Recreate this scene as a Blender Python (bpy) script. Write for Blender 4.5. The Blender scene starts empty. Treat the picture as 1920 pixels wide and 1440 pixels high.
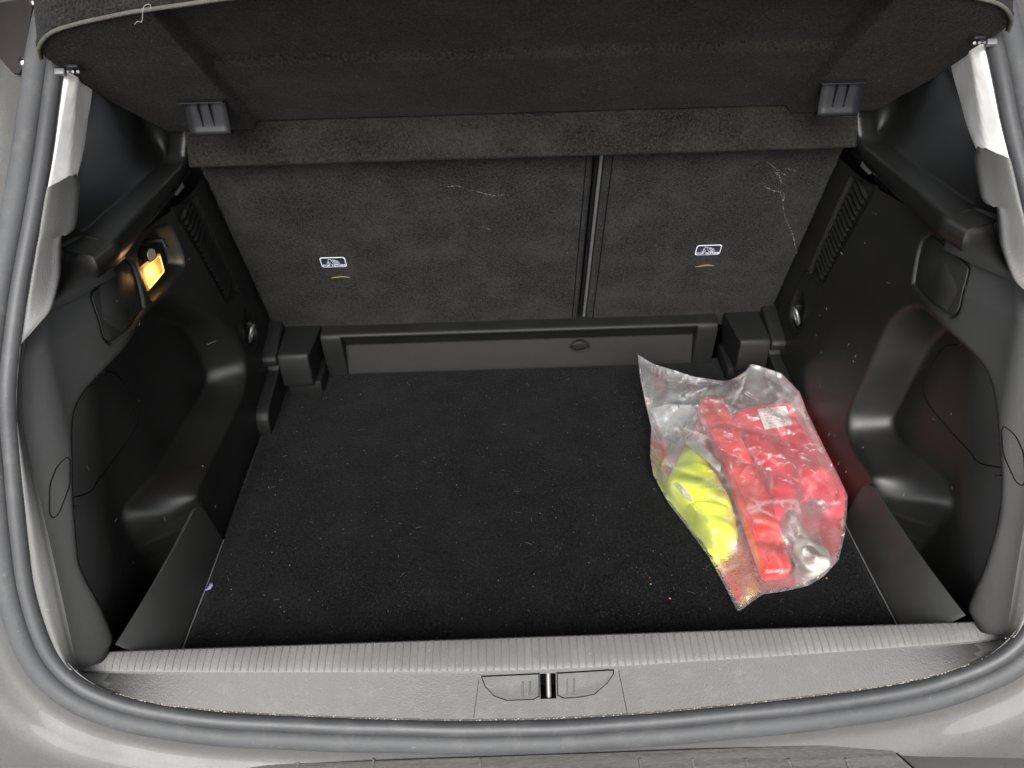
import bpy, bmesh, math, random
import numpy as np
from mathutils import Vector, Matrix, noise
from mathutils.geometry import delaunay_2d_cdt
random.seed(7); rng = np.random.default_rng(7)
SC = bpy.context.scene
COL = SC.collection
# ------------------------------------------------------------------ camera
CAM = np.array([-0.0353, -0.5785, 0.912]); FPX = 1410.0
def cam_axes(p, yw, r):
    p, yw, r = map(math.radians, (p, yw, r))
    f = np.array([math.sin(yw)*math.cos(p), math.cos(yw)*math.cos(p), -math.sin(p)])
    rt = np.array([math.cos(yw), -math.sin(yw), 0]); up = np.cross(rt, f)
    return math.cos(r)*rt+math.sin(r)*up, -math.sin(r)*rt+math.cos(r)*up, f
RT, UP, FW = cam_axes(37.2, .461, -1.562)
cd = bpy.data.cameras.new('camera'); cam = bpy.data.objects.new('camera', cd); COL.objects.link(cam)
m = Matrix.Identity(4)
for i in range(3):
    m[i][0], m[i][1], m[i][2], m[i][3] = RT[i], UP[i], -FW[i], CAM[i]
cam.matrix_world = m
cd.sensor_width = 36; cd.lens = 36*FPX/1920; cd.clip_start = .01; cd.clip_end = 500
SC.camera = cam
# ------------------------------------------------------------------ sky, sun, exposure
SUN_EL, SUN_AZ = 38, 188          # azimuth clockwise from +Y: behind the camera and to its left
w = bpy.data.worlds.new('World'); SC.world = w; w.use_nodes = True
nt = w.node_tree; nt.nodes.clear()
sky = nt.nodes.new('ShaderNodeTexSky'); sky.sky_type = 'NISHITA'; sky.sun_disc = False
sky.sun_elevation = math.radians(SUN_EL); sky.sun_rotation = math.radians(SUN_AZ); sky.dust_density = 4; sky.air_density = 1
hs = nt.nodes.new('ShaderNodeHueSaturation'); hs.inputs['Saturation'].default_value = .22
bg = nt.nodes.new('ShaderNodeBackground'); bg.inputs['Strength'].default_value = .13
wo = nt.nodes.new('ShaderNodeOutputWorld')
nt.links.new(sky.outputs[0], hs.inputs['Color']); nt.links.new(hs.outputs[0], bg.inputs['Color']); nt.links.new(bg.outputs[0], wo.inputs['Surface'])
sl = bpy.data.lights.new('sun', 'SUN'); sl.energy = 1.5; sl.angle = math.radians(30); sl.color = (1, .985, .965)
so = bpy.data.objects.new('sun', sl); COL.objects.link(so)
el, az = math.radians(SUN_EL), math.radians(SUN_AZ)
sd = Vector((math.sin(az)*math.cos(el), math.cos(az)*math.cos(el), math.sin(el)))
so.rotation_euler = sd.to_track_quat('Z', 'Y').to_euler()
so.location = (-2, -3, 4)
SC.view_settings.view_transform = 'Standard'; SC.view_settings.look = 'None'
SC.view_settings.exposure = 1.55; SC.view_settings.gamma = 1
SC.render.resolution_x, SC.render.resolution_y = 1024, 768
try:
    SC.cycles.max_bounces = 10; SC.cycles.transparent_max_bounces = 16; SC.cycles.diffuse_bounces = 4
except Exception: pass

# ------------------------------------------------------------------ where things stand (rays from the viewpoint onto real surfaces)
def ray(px, py): return FW+(px-960)/FPX*RT-(py-720)/FPX*UP
def on(px, py, **k):
    d = ray(px, py); a, v = list(k.items())[0]; i = 'xyz'.index(a)
    return CAM+d*(v-CAM[i])/d[i]
def onp(px, py, p0, n):
    d = ray(px, py); n = np.array(n, float); return CAM+d*((np.array(p0)-CAM)@n/(d@n))
ZK = [-.12,-.06,-.025,.05,.18,.41,.56,.66,.75,.9]; YK = [-.10,-.088,-.075,-.045,.022,.135,.26,.36,.46,.65]
def gz(z): return np.interp(z, ZK, YK)              # the raked plane of the tailgate opening, y as a function of z
TT = np.linspace(.3, 2.4, 5000)[:, None]
def ap(px, py, off=0):
    P = CAM+ray(px, py)*TT; s = P[:, 1]-gz(P[:, 2])-off; return P[np.argmax(s > 0)]
def sstep(t): t = np.clip(t, 0, 1); return t*t*(3-2*t)
def xwall(y, z):
    w_ = y-gz(np.maximum(z, .02))
    return .5+.066*(1-sstep((w_-.008)/.15))+.028*(1-sstep((w_-.004)/.045))+.075*np.maximum(z, 0)*(1-sstep((y-.30)/.22))
def onwall(px, py, s=1):
    P = CAM+ray(px, py)*TT; return P[np.argmax(s*P[:, 0]-xwall(P[:, 1], P[:, 2]) > 0)]

# ------------------------------------------------------------------ materials
def nodes(name):
    m = bpy.data.materials.new(name); m.use_nodes = True
    return m, m.node_tree, m.node_tree.nodes['Principled BSDF']
def tex(nt, kind, scale, detail=3, rough=.5, coord='Object', stretch=None):
    tc = nt.nodes.new('ShaderNodeTexCoord'); t = nt.nodes.new('ShaderNodeTex'+kind)
    t.inputs['Scale'].default_value = scale
    if kind == 'Noise': t.inputs['Detail'].default_value = detail; t.inputs['Roughness'].default_value = rough
    if stretch:
        mp = nt.nodes.new('ShaderNodeMapping'); mp.inputs['Scale'].default_value = stretch
        nt.links.new(tc.outputs[coord], mp.inputs[0]); nt.links.new(mp.outputs[0], t.inputs['Vector'])
    else: nt.links.new(tc.outputs[coord], t.inputs['Vector'])
    return t
def ramp(nt, src, a, b, c0, c1):
    r = nt.nodes.new('ShaderNodeValToRGB'); e = r.color_ramp.elements
    e[0].position, e[1].position = a, b; e[0].color = (*c0, 1); e[1].color = (*c1, 1)
    nt.links.new(src, r.inputs[0]); return r
def mix(nt, fac, a, b):
    x = nt.nodes.new('ShaderNodeMix'); x.data_type = 'RGBA'
    if isinstance(fac, (int, float)): x.inputs[0].default_value = fac
    else: nt.links.new(fac, x.inputs[0])
    for v, i in ((a, 6), (b, 7)):
        if isinstance(v, tuple): x.inputs[i].default_value = (*v, 1)
        else: nt.links.new(v, x.inputs[i])
    return x.outputs[2]
def bump(nt, bsdf, src, strength, dist):
    b = nt.nodes.new('ShaderNodeBump'); b.inputs['Strength'].default_value = strength; b.inputs['Distance'].default_value = dist
    nt.links.new(src, b.inputs['Height']); nt.links.new(b.outputs[0], bsdf.inputs['Normal']); return b
def plastic(name, col, rough=.45, grain=900, gb=.35, wear=.0, wearcol=(.2,.2,.19), spec=.5):
    m, nt, b = nodes(name)
    n2 = tex(nt, 'Noise', 9, 5, .6); n3 = tex(nt, 'Noise', 160, 3, .7)
    c = ramp(nt, n2.outputs['Fac'], .3, .75, tuple(x*.85 for x in col), tuple(x*1.15 for x in col)).outputs[0]
    if wear > 0:
        n4 = tex(nt, 'Noise', 38, 8, .75)
        f = ramp(nt, n4.outputs['Fac'], .52, .78, (0,0,0), (wear,)*3).outputs[0]
        c = mix(nt, f, c, wearcol)
    c = mix(nt, ramp(nt, n3.outputs['Fac'], .66, .74, (0,0,0), (.5,)*3).outputs[0], c, tuple(min(x*2.6+.004, .5) for x in col))
    nt.links.new(c, b.inputs['Base Color'])
    r = ramp(nt, n2.outputs['Fac'], .3, .7, (rough-.05,)*3, (rough+.07,)*3)
    nt.links.new(r.outputs[0], b.inputs['Roughness']); b.inputs['Specular IOR Level'].default_value = spec
    v = tex(nt, 'Voronoi', grain); bump(nt, b, v.outputs['Distance'], gb, .0004)
    return m
def felt(name, c0, c1, scale=650, lint=.5, lintcol=(.22,.215,.2), patch=None):
    m, nt, b = nodes(name)
    n1 = tex(nt, 'Noise', scale, 4, .75); n2 = tex(nt, 'Noise', 14, 6, .65); n3 = tex(nt, 'Noise', scale*1.7, 2, .5)
    c = ramp(nt, n1.outputs['Fac'], .36, .68, c0, c1).outputs[0]
    f = ramp(nt, n2.outputs['Fac'], .42, .75, (0,0,0), (.35,)*3).outputs[0]
    c = mix(nt, f, c, tuple(x*1.7 for x in c1))
    l = ramp(nt, n3.outputs['Fac'], .70, .80, (0,0,0), (lint,)*3).outputs[0]
    c = mix(nt, l, c, lintcol)
    nt.links.new(c, b.inputs['Base Color'])
    b.inputs['Roughness'].default_value = .95; b.inputs['Specular IOR Level'].default_value = .04
    b.inputs['Sheen Weight'].default_value = .03; b.inputs['Sheen Roughness'].default_value = .5
    bump(nt, b, n1.outputs['Fac'], .8, .0025)
    return m
def simple(name, col, rough=.5, metal=0, spec=.5, emit=None, es=0, trans=0, coat=0):
    m, nt, b = nodes(name)
    n = tex(nt, 'Noise', 60, 4, .6)
    r = ramp(nt, n.outputs['Fac'], .3, .7, (max(rough-.06,.02),)*3, (min(rough+.08,1),)*3)
    nt.links.new(r.outputs[0], b.inputs['Roughness'])
    c = ramp(nt, n.outputs['Fac'], .3, .7, tuple(x*.9 for x in col), tuple(min(x*1.08,1) for x in col))
    nt.links.new(c.outputs[0], b.inputs['Base Color'])
    b.inputs['Metallic'].default_value = metal; b.inputs['Specular IOR Level'].default_value = spec
    b.inputs['Transmission Weight'].default_value = trans; b.inputs['Coat Weight'].default_value = coat
    if emit: b.inputs['Emission Color'].default_value = (*emit, 1); b.inputs['Emission Strength'].default_value = es
    return m
M = {}
M['trim'] = plastic('black_trim_plastic', (.0055,.0055,.0052), .40, 1100, .3, .10, (.018,.018,.017), .38)
M['trimsheen'] = plastic('grained_sheen_pillar_plastic', (.07,.07,.068), .5, 620, .5, .12, (.05,.05,.047), .45)  # black trim plastic with its grazing sheen put into a lighter base colour
M['partition'] = plastic('partition_plastic', (.012,.012,.0115), .5, 1100, .3, .2, (.03,.03,.028), .4)
M['strip'] = plastic('threshold_plastic', (.006,.006,.006), .52, 900, .45, .2, (.016,.016,.0155), .2)
M['sill'] = plastic('weathered_sill_plastic', (.050,.0487,.047), .58, 430, .85, .5, (.095,.0925,.0875), .45)
M['sill_worn_lit'] = plastic('worn_rib_lit_top_plastic', (.105,.1025,.099), .6, 430, .6, .5, (.16,.156,.148), .4)  # worn ribs, and the sill top with its light put into the colour
M['rubber'] = plastic('seal_rubber', (.042,.0435,.0455), .6, 700, .3, .6, (.085,.084,.080), .3)
M['gap'] = simple('dark_gap', (.004,.004,.004), .9, spec=.05)
M['carpet'] = felt('floor_carpet', (.0003,.0003,.00035), (.0075,.0075,.0078), 230, .5, (.13,.127,.12))
M['seatfelt'] = felt('seat_back_felt', (.0020,.0020,.0020), (.0215,.0210,.0205), 300, .25, (.10,.098,.092))
M['shelffelt'] = felt('parcel_shelf_felt', (.0022,.0021,.0019), (.0190,.0178,.016), 300, .15, (.09,.088,.082))
M['edgefelt'] = felt('shelf_edge_felt', (.03,.029,.026), (.11,.105,.092), 900, .2)
M['white'] = simple('pale_pillar_trim', (.66,.65,.64), .45)
M['paint'] = simple('silver_paint', (.30,.295,.285), .3, metal=.55, coat=.4)
M['bright'] = simple('pale_paint', (.6,.59,.57), .35, metal=.2)
M['metal'] = simple('zinc_metal', (.55,.54,.5), .28, metal=1)
M['ring'] = simple('grey_wire', (.16,.16,.16), .35, metal=.6)
M['tray'] = plastic('bracket_plastic', (.007,.0075,.009), .5, 1500, .05, spec=.2)
M['print'] = simple('white_print', (.5,.51,.54), .6)
M['printgrey'] = simple('lilac_print', (.26,.26,.31), .6)
M['navy'] = simple('navy_label', (.008,.010,.028), .5)
M['thread'] = simple('tan_thread', (.10,.08,.037), .9, spec=.1)
M['lint'] = simple('pale_lint', (.17,.167,.15), .9, spec=.1)
M['dust'] = simple('tan_dust', (.26,.24,.19), .95, spec=.1)

def fibre_mat(name, c0, c1, hi):
    m, nt, b = nodes(name); g = nt.nodes.new('ShaderNodeNewGeometry')
    r = ramp(nt, g.outputs['Random Per Island'], .0, 1, c0, hi); e = r.color_ramp.elements.new(.8); e.color = (*c1, 1); r.color_ramp.elements[2].position = 1
    n = tex(nt, 'Noise', 7, 6, .7); f = ramp(nt, n.outputs['Fac'], .3, .75, (.45,)*3, (1.35,)*3)
    mx = nt.nodes.new('ShaderNodeMix'); mx.data_type = 'RGBA'; mx.blend_type = 'MULTIPLY'; mx.inputs[0].default_value = 1
    nt.links.new(r.outputs[0], mx.inputs[6]); nt.links.new(f.outputs[0], mx.inputs[7]); nt.links.new(mx.outputs[2], b.inputs['Base Color'])
    b.inputs['Roughness'].default_value = .8; b.inputs['Specular IOR Level'].default_value = .06
    return m
# ------------------------------------------------------------------ mesh helpers
def finish(me, smooth, angle):
    if smooth:
        for p in me.polygons: p.use_smooth = True
        if angle: me.set_sharp_from_angle(angle=math.radians(angle))
def link(name, me, mat, parent=None):
    o = bpy.data.objects.new(name, me); COL.objects.link(o)
    if mat and not me.materials: me.materials.append(mat)
    if parent:
        o.parent = parent
        if parent.type == 'EMPTY': o.matrix_parent_inverse = Matrix.Translation(-Vector(parent.location))
    return o
def obj(name, verts, faces, mat, parent=None, smooth=True, angle=40, face=None):
    me = bpy.data.meshes.new(name); 
    me.from_pydata([tuple(map(float, v)) for v in verts], [], [tuple(int(i) for i in f) for f in faces])
    bm = bmesh.new(); bm.from_mesh(me)
    bmesh.ops.recalc_face_normals(bm, faces=bm.faces)
    if face is not None:                       # open sheets: make the sheet face this way
        bm.normal_update(); q = sum((f.normal*f.calc_area() for f in bm.faces), Vector())
        if q.dot(Vector(face)) < 0: bmesh.ops.reverse_faces(bm, faces=bm.faces)
    bm.to_mesh(me); bm.free(); me.update(); finish(me, smooth, angle)
    return link(name, me, mat, parent)
def empty(name, loc=(0,0,0)):
    o = bpy.data.objects.new(name, None); o.location = loc; o.empty_display_size = .05; COL.objects.link(o); 
    return o
def tag(o, label, cat, group=None):
    o['label'] = label; o['category'] = cat
    if group: o['group'] = group
    return o
def resample(c, n):
    c = np.asarray(c, float); d = np.r_[0, np.cumsum(np.linalg.norm(np.diff(c, axis=0), axis=1))]
    t = np.linspace(0, d[-1], n); return np.stack([np.interp(t, d, c[:, k]) for k in range(c.shape[1])], 1)
def spline(c, n, closed=False):
    """Catmull-Rom through c, resampled to n points"""
    c = np.asarray(c, float); k = len(c); out = []
    g = (lambda i: c[i % k]) if closed else (lambda i: c[min(max(i, 0), k-1)])
    for i in range(k if closed else k-1):
        p0, p1, p2, p3 = g(i-1), g(i), g(i+1), g(i+2)
        for t in np.linspace(0, 1, 12, endpoint=False):
            out.append(.5*((2*p1)+(-p0+p2)*t+(2*p0-5*p1+4*p2-p3)*t*t+(-p0+3*p1-3*p2+p3)*t**3))
    out.append(c[0] if closed else c[-1]); r = resample(out, n+1 if closed else n)
    return r[:-1] if closed else r
def loft(name, curves, mat, parent=None, n=60, closed=False, mirror=1, angle=50, smoothrows=0, thick=0, raw=False, face=None):
    R_ = [np.asarray(c, float) if raw else resample(c, n) for c in curves]
    if smoothrows:
        A = np.stack(R_, 0); A = np.stack([spline(A[:, j], smoothrows) for j in range(A.shape[1])], 1); R_ = list(A)
    nr, nc = len(R_), len(R_[0]); V = np.concatenate(R_, 0).copy(); V[:, 0] *= mirror
    F = [(i*nc+j, i*nc+(j+1) % nc, (i+1)*nc+(j+1) % nc, (i+1)*nc+j) for i in range(nr-1) for j in range(nc if closed else nc-1)]
    o = obj(name, V, F, mat, parent, True, angle, face)
    if thick:
        s = o.modifiers.new('thickness', 'SOLIDIFY'); s.thickness = thick; s.offset = -1
    return o
def tubemesh(path, rad, seg=8, closed=False):
    P = np.asarray(path, float); n = len(P); rad = np.broadcast_to(rad, (n,))
    T = np.roll(P, -1, 0)-np.roll(P, 1, 0) if closed else np.gradient(P, axis=0)
    T /= np.linalg.norm(T, axis=1)[:, None]+1e-12
    u = np.cross(T[0], [0, 0, 1.]); u = u if np.linalg.norm(u) > .1 else np.cross(T[0], [0, 1., 0])
    u /= np.linalg.norm(u); V = []
    for i in range(n):
        u = u-T[i]*(u@T[i]); u /= np.linalg.norm(u); v = np.cross(T[i], u)
        for k in range(seg):
            a = 2*math.pi*k/seg; V.append(P[i]+rad[i]*(math.cos(a)*u+math.sin(a)*v))
    F = [(i*seg+k, i*seg+(k+1) % seg, ((i+1) % n)*seg+(k+1) % seg, ((i+1) % n)*seg+k) for i in range(n if closed else n-1) for k in range(seg)]
    if not closed: F += [tuple(range(seg))[::-1], tuple((n-1)*seg+k for k in range(seg))]
    return V, F
def tube(name, path, rad, mat, parent=None, seg=8, closed=False, angle=60):
    V, F = tubemesh(path, rad, seg, closed); return obj(name, V, F, mat, parent, True, angle)
def slab(name, poly, axis, depth, mat, parent=None, bev=.001, segs=2):
    """a plate: 3D outline, extruded by depth along axis, edges bevelled"""
    poly = np.asarray(poly, float); ax = np.array(axis, float); ax /= np.linalg.norm(ax); n = len(poly)
    bm = bmesh.new(); a = [bm.verts.new(p) for p in poly]; b = [bm.verts.new(p+ax*depth) for p in poly]
    bm.faces.new(a); top = bm.faces.new(b[::-1])
    for i in range(n): bm.faces.new((a[i], b[i], b[(i+1) % n], a[(i+1) % n]))
    bmesh.ops.recalc_face_normals(bm, faces=bm.faces)
    if bev > 0:
        E = [e for e in bm.edges if e.calc_face_angle(0) > .6]
        bmesh.ops.bevel(bm, geom=E, offset=bev, segments=segs, affect='EDGES', profile=.5, clamp_overlap=True)
    me = bpy.data.meshes.new(name); bm.to_mesh(me); bm.free(); finish(me, True, 35); return link(name, me, mat, parent)
def box(name, lo, hi, mat, parent=None, bev=.003):
    x0, y0, z0 = lo; x1, y1, z1 = hi
    return slab(name, [(x0,y0,z0),(x1,y0,z0),(x1,y1,z0),(x0,y1,z0)], (0,0,1), z1-z0, mat, parent, bev)
def rpoly(pts, r, k=5):
    """round the corners of a planar outline"""
    pts = [np.array(p, float) for p in pts]; out = []
    for i, p in enumerate(pts):
        a, b = pts[i-1]-p, pts[(i+1) % len(pts)]-p; la, lb = np.linalg.norm(a), np.linalg.norm(b)
        q = min(r, la*.45, lb*.45); s, e = p+a/la*q, p+b/lb*q
        for t in np.linspace(0, 1, k): out.append((1-t)**2*s+2*t*(1-t)*p+t*t*e)
    return out
def segdist(Y, Z, poly, closed=True):
    d = np.full(Y.shape, 9.); n = len(poly)
    for i in range(n if closed else n-1):
        a, b = poly[i], poly[(i+1) % n]; ab = b-a
        t = np.clip(((Y-a[0])*ab[0]+(Z-a[1])*ab[1])/(ab@ab+1e-15), 0, 1)
        d = np.minimum(d, np.hypot(Y-a[0]-t*ab[0], Z-a[1]-t*ab[1]))
    return d
def sdf(Y, Z, poly):
    """signed distance, positive inside"""
    ins = np.zeros(Y.shape, bool); n = len(poly)
    for i in range(n):
        a, b = poly[i], poly[(i+1) % n]
        c = ((a[1] > Z) != (b[1] > Z)); xx = (b[0]-a[0])*(Z-a[1])/(b[1]-a[1]+1e-15)+a[0]; ins ^= c & (Y < xx)
    d = segdist(Y, Z, poly); return np.where(ins, d, -d)

def fibres(name, P, N, length, width, mat, parent, label=None):
    """pile: one blade per root point P, leaning at random about the normal N"""
    n = len(P); N = np.broadcast_to(np.asarray(N, float), (n, 3)); a = rng.normal(size=(n, 3)); a -= (a*N).sum(1)[:, None]*N; a /= np.linalg.norm(a, axis=1)[:, None]+1e-9
    b = np.cross(N, a); L = length*rng.uniform(.5, 1.2, n)[:, None]; tip = P+N*L*rng.uniform(.35,.9,n)[:, None]+b*L*rng.uniform(.2,1.0,n)[:, None]
    V = np.stack([P-a*width/2, P+a*width/2, tip], 1).reshape(-1, 3).astype(np.float32)
    me = bpy.data.meshes.new(name); me.vertices.add(3*n); me.vertices.foreach_set('co', V.ravel()); me.loops.add(3*n); me.loops.foreach_set('vertex_index', np.arange(3*n, dtype=np.int32))
    me.polygons.add(n); me.polygons.foreach_set('loop_start', np.arange(0, 3*n, 3, dtype=np.int32)); me.update(calc_edges=True)
    o = link(name, me, mat, parent); o['kind'] = 'stuff'; return o
# ================================================================== ground, body, bumper
gm, gnt, gb_ = nodes('concrete_ground')
gn = tex(gnt, 'Noise', 3, 8, .65); gnt.links.new(ramp(gnt, gn.outputs['Fac'], .3, .7, (.26,.255,.25), (.36,.355,.345)).outputs[0], gb_.inputs['Base Color']); gb_.inputs['Roughness'].default_value = .9
G = obj('ground', [(-60,-60,-.78),(60,-60,-.78),(60,60,-.78),(-60,60,-.78)], [(0,1,2,3)], gm); G['kind'] = 'structure'

half = [(0,-.0785,-.033),(.1,-.0775,-.0315),(.172,-.076,-.028),(.28,-.073,-.02),(.415,-.067,-.008),(.50,-.061,.008),(.56,-.053,.032),(.60,-.040,.058),
        (.625,-.02,.098),(.638,.015,.166),(.637,.05,.235),(.629,.104,.345),(.62,.132,.402),(.608,.182,.467),(.591,.247,.544),(.581,.3,.6),(.576,.35,.65),(.572,.40,.695),(.562,.46,.75),(.545,.53,.803)]
HP = spline(half, 130); SP = np.concatenate([(HP*[-1,1,1])[:0:-1], HP])           # line of the groove in the seal, left top to right top
ST = np.gradient(SP, axis=0); ST /= np.linalg.norm(ST, axis=1)[:, None]
dg = (gz(SP[:, 2]+.04)-gz(SP[:, 2]-.04))/.08
SN = np.stack([0*dg, -1+0*dg, dg], 1); SN /= np.linalg.norm(SN, axis=1)[:, None]
SO = np.cross(ST, SN); SO /= np.linalg.norm(SO, axis=1)[:, None]
if SO[130][2] > 0: SO = -SO
def off(a, b): return SP+SO*a+SN*b
SEAL_IN = off(-.0195, .002)                                                        # inner edge of the seal
body = tag(empty('car_body', (0, 0, -.09)), 'silver grey painted car body around the open boot', 'car body')
pm, pnt, pb = nodes('silver_body_paint')
pn = tex(pnt, 'Noise', 6, 6, .6); pf = tex(pnt, 'Noise', 1400, 2, .5); pd = tex(pnt, 'Noise', 55, 8, .8)
pc = ramp(pnt, pf.outputs['Fac'], .35, .65, (.040,.0395,.0385), (.070,.069,.067)).outputs[0]
pdf = ramp(pnt, pd.outputs['Fac'], .5, .75, (0,0,0), (.55,)*3).outputs[0]
pnt.links.new(mix(pnt, pdf, pc, (.072,.070,.066)), pb.inputs['Base Color']); pb.inputs['Specular IOR Level'].default_value = .25; pb.inputs['Metallic'].default_value = .05
pnt.links.new(ramp(pnt, pn.outputs['Fac'], .3, .7, (.38,)*3, (.6,)*3).outputs[0], pb.inputs['Roughness']); pb.inputs['Coat Weight'].default_value = .1
M['paint'] = pm
loft('rear_panel', [off(.012,-.012), off(.030,-.010), off(.042,-.014), off(.064,-.014), off(.080,-.004), off(.11,.004), off(.20,.0)], pm, body, raw=True, smoothrows=18)
for s in (-1, 1):
    # quarter panel with its window opening, roof side
    q = lambda y, z, x=.70: (s*x, y, z)
    ys = [.30,.48,.78,1.1]; zs = [-.3,.60,.86,1.06]
    V = [q(y, z, .735-.05*max(0, z-.5)) for y in ys for z in zs]
    F = [(i*4+j, i*4+j+1, (i+1)*4+j+1, (i+1)*4+j) for i in range(3) for j in range(3) if not (i == 1 and j == 1)]
    o = obj('quarter_panel', V, F, pm, body); so_ = o.modifiers.new('thickness', 'SOLIDIFY'); so_.thickness = .004
    V2 = [(v[0]-s*.02, v[1]+.002, v[2]) for v in V]
    obj('cabin_lining', V2, F, M['gap'], body)
    gl = obj('quarter_glass', [q(.485,.605,.728), q(.775,.605,.728), q(.775,.855,.714), q(.485,.855,.714)], [(0,1,2,3)], None, body)
    gmt = bpy.data.materials.get('quarter_window_glass')
    if not gmt:
        gmt, gt_, gb2 = nodes('quarter_window_glass'); tn = tex(gt_, 'Noise', 4)
        gt_.links.new(ramp(gt_, tn.outputs['Fac'], .3, .7, (.60,.72,.64), (.66,.76,.68)).outputs[0], gb2.inputs['Base Color'])
        gb2.inputs['Transmission Weight'].default_value = 1; gb2.inputs['Roughness'].default_value = .02; gb2.inputs['IOR'].default_value = 1.02
    gl.data.materials.clear(); gl.data.materials.append(gmt)
# floor pan and roof keep daylight out of the cabin
for s in (-1, 1):
    obj('wheel_arch_lining', [(s*.60,.0,-.12),(s*.645,.09,.2),(s*.655,.2,.42),(s*.655,.70,.42),(s*.655,.80,-.12)], [(0,1,2,3,4)], M['gap'], body)
box('boot_pan', (-.69,-.05,-.16), (.69,1.1,-.12), M['gap'], body, 0)
box('bulkhead', (-.69,1.1,-.16), (.69,1.12,.52), M['gap'], body, 0)
loft('roof', [[(-.70,y,1.06-.03*abs(y-.9)), (-.35,y,1.10), (0,y,1.115), (.35,y,1.10), (.70,y,1.06-.03*abs(y-.9))] for y in (.60,.85,1.12)], pm, body, n=24, thick=.02, face=(0,0,1))
# open tailgate overhead, black lining on the side towards the boot
tgc = [[(x*(1-.10*f)*.66, .62-.98*f, 1.085+.62*f-.05*math.sin(f*3)+.03*(1-x*x)) for x in np.linspace(-1,1,13)] for f in np.linspace(0,1,9)]
loft('tailgate', tgc, pm, body, n=13, face=(0,0,1)); loft('tailgate_lining', [[(a, b, c-.05) for a, b, c in r_] for r_ in tgc], M['trim'], body, n=13)
# bumper
bp = tag(empty('rear_bumper', (0,-.2,-.2)), 'silver rear bumper below the boot opening with a worn plastic step pad', 'bumper')
xs = np.linspace(-.95,.95,60)
loft('bumper_cover', [[(x, -.082+.16*max(0,abs(x)-.5)**1.5*1.2, -.115) for x in xs], [(x, -.084+.16*max(0,abs(x)-.5)**1.5*1.2, -.088) for x in xs],
     [(x, -.10+.3*max(0,abs(x)-.55)**1.5, -.086) for x in xs], [(x, -.26+.4*max(0,abs(x)-.4)**2, -.092) for x in xs], [(x, -.30+.5*max(0,abs(x)-.4)**2, -.12) for x in xs], [(x, -.31+.5*max(0,abs(x)-.4)**2, -.40) for x in xs]], pm, bp, n=60)
padm, pt, pb2 = nodes('weathered_step_pad')
pw = tex(pt, 'Noise', 22, 8, .7, stretch=(.25,6,1)); pw2 = tex(pt, 'Noise', 260, 4, .7, stretch=(.4,2,1))
pcx = ramp(pt, pw.outputs['Fac'], .32, .72, (.055,.052,.047), (.12,.117,.109)).outputs[0]
pcx = mix(pt, ramp(pt, pw2.outputs['Fac'], .45, .7, (0,0,0), (.5,)*3).outputs[0], pcx, (.17,.168,.16))
pt.links.new(pcx, pb2.inputs['Base Color']); pb2.inputs['Roughness'].default_value = .5
bump(pt, pb2, pw2.outputs['Fac'], .3, .0006)
e = [on(415,1404,z=-.085), on(1641,1358,z=-.085), on(1760,1480,z=-.085), on(370,1480,z=-.085)]
pad = slab('step_pad', rpoly([(e[0][0],-.083,-.0855),(e[1][0],-.083,-.0855),(e[2][0]+.06,-.24,-.0895),(e[3][0]-.06,-.24,-.0895)], .004), (0,0,1), .004, padm, bp, .0015)
for a, b in ((e[0], e[3]), (e[1], e[2])):
    sg = 1 if a[0] > 0 else -1
    tube('pad_seam', [(a[0]+sg*.003,-.084,-.0845),(b[0]+sg*.066,-.24,-.0885)], .0016, M['gap'], bp, 6)
for px in (1400, 1480, 1588, 1300, 1200, 900, 700, 560):
    a = on(px,1428,z=-.081); tube('pad_rib', [(a[0],a[1]+.003,-.0815),(a[0]+.01*a[0],a[1]-.05,-.083)], .0022, padm, bp, 6)
for s in (-1, 1):
    c = on(12,1300,z=.02); c = np.array([s*abs(c[0])*1.005, c[1], c[2]])
    V, F = [], []
    prof = [(.0001,.016),(.006,.0155),(.009,.013),(.0105,.008),(.013,.004),(.0135,-.01)]
    for r, h in prof:
        for k in range(20):
            a = 2*math.pi*k/20; V.append(c+np.array([r*1.15*math.cos(a), r*1.15*math.sin(a)*.7-.7*h, r*1.15*math.sin(a)*.7+.7*h]))
    F = [(i*20+k, i*20+(k+1)%20, (i+1)*20+(k+1)%20, (i+1)*20+k) for i in range(5) for k in range(20)]
    obj('bump_stop', V, F, simple('worn_bump_stop', (.16,.14,.125), .55), body)
# dark hinge strut bracket with screws beside the shelf
hb = [ap(x, y, .012) for x, y in ((-30,18),(10,8),(44,2),(62,-6),(66,20),(58,70),(52,128),(40,142),(30,141),(8,116),(-30,70))]
br = slab('hinge_bracket', hb, (0,-.8,.6), .006, simple('dirty_black_metal', (.012,.010,.009), .75, spec=.2), body, .0015)
for x, y in ((67,4),(47,116)):
    c = ap(x, y, .002)
    V, F = tubemesh([c, c+np.array([0,-.003,.0025]), c+np.array([0,-.004,.0035])], [.0062,.006,.0035], 14); sc_ = obj('screw', V, F, M['metal'], br)
    tube('screw_slot', [c+np.array([-.003,-.0045,.0037]), c+np.array([.003,-.0045,.0037])], .0008, M['gap'], br, 5)

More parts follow.
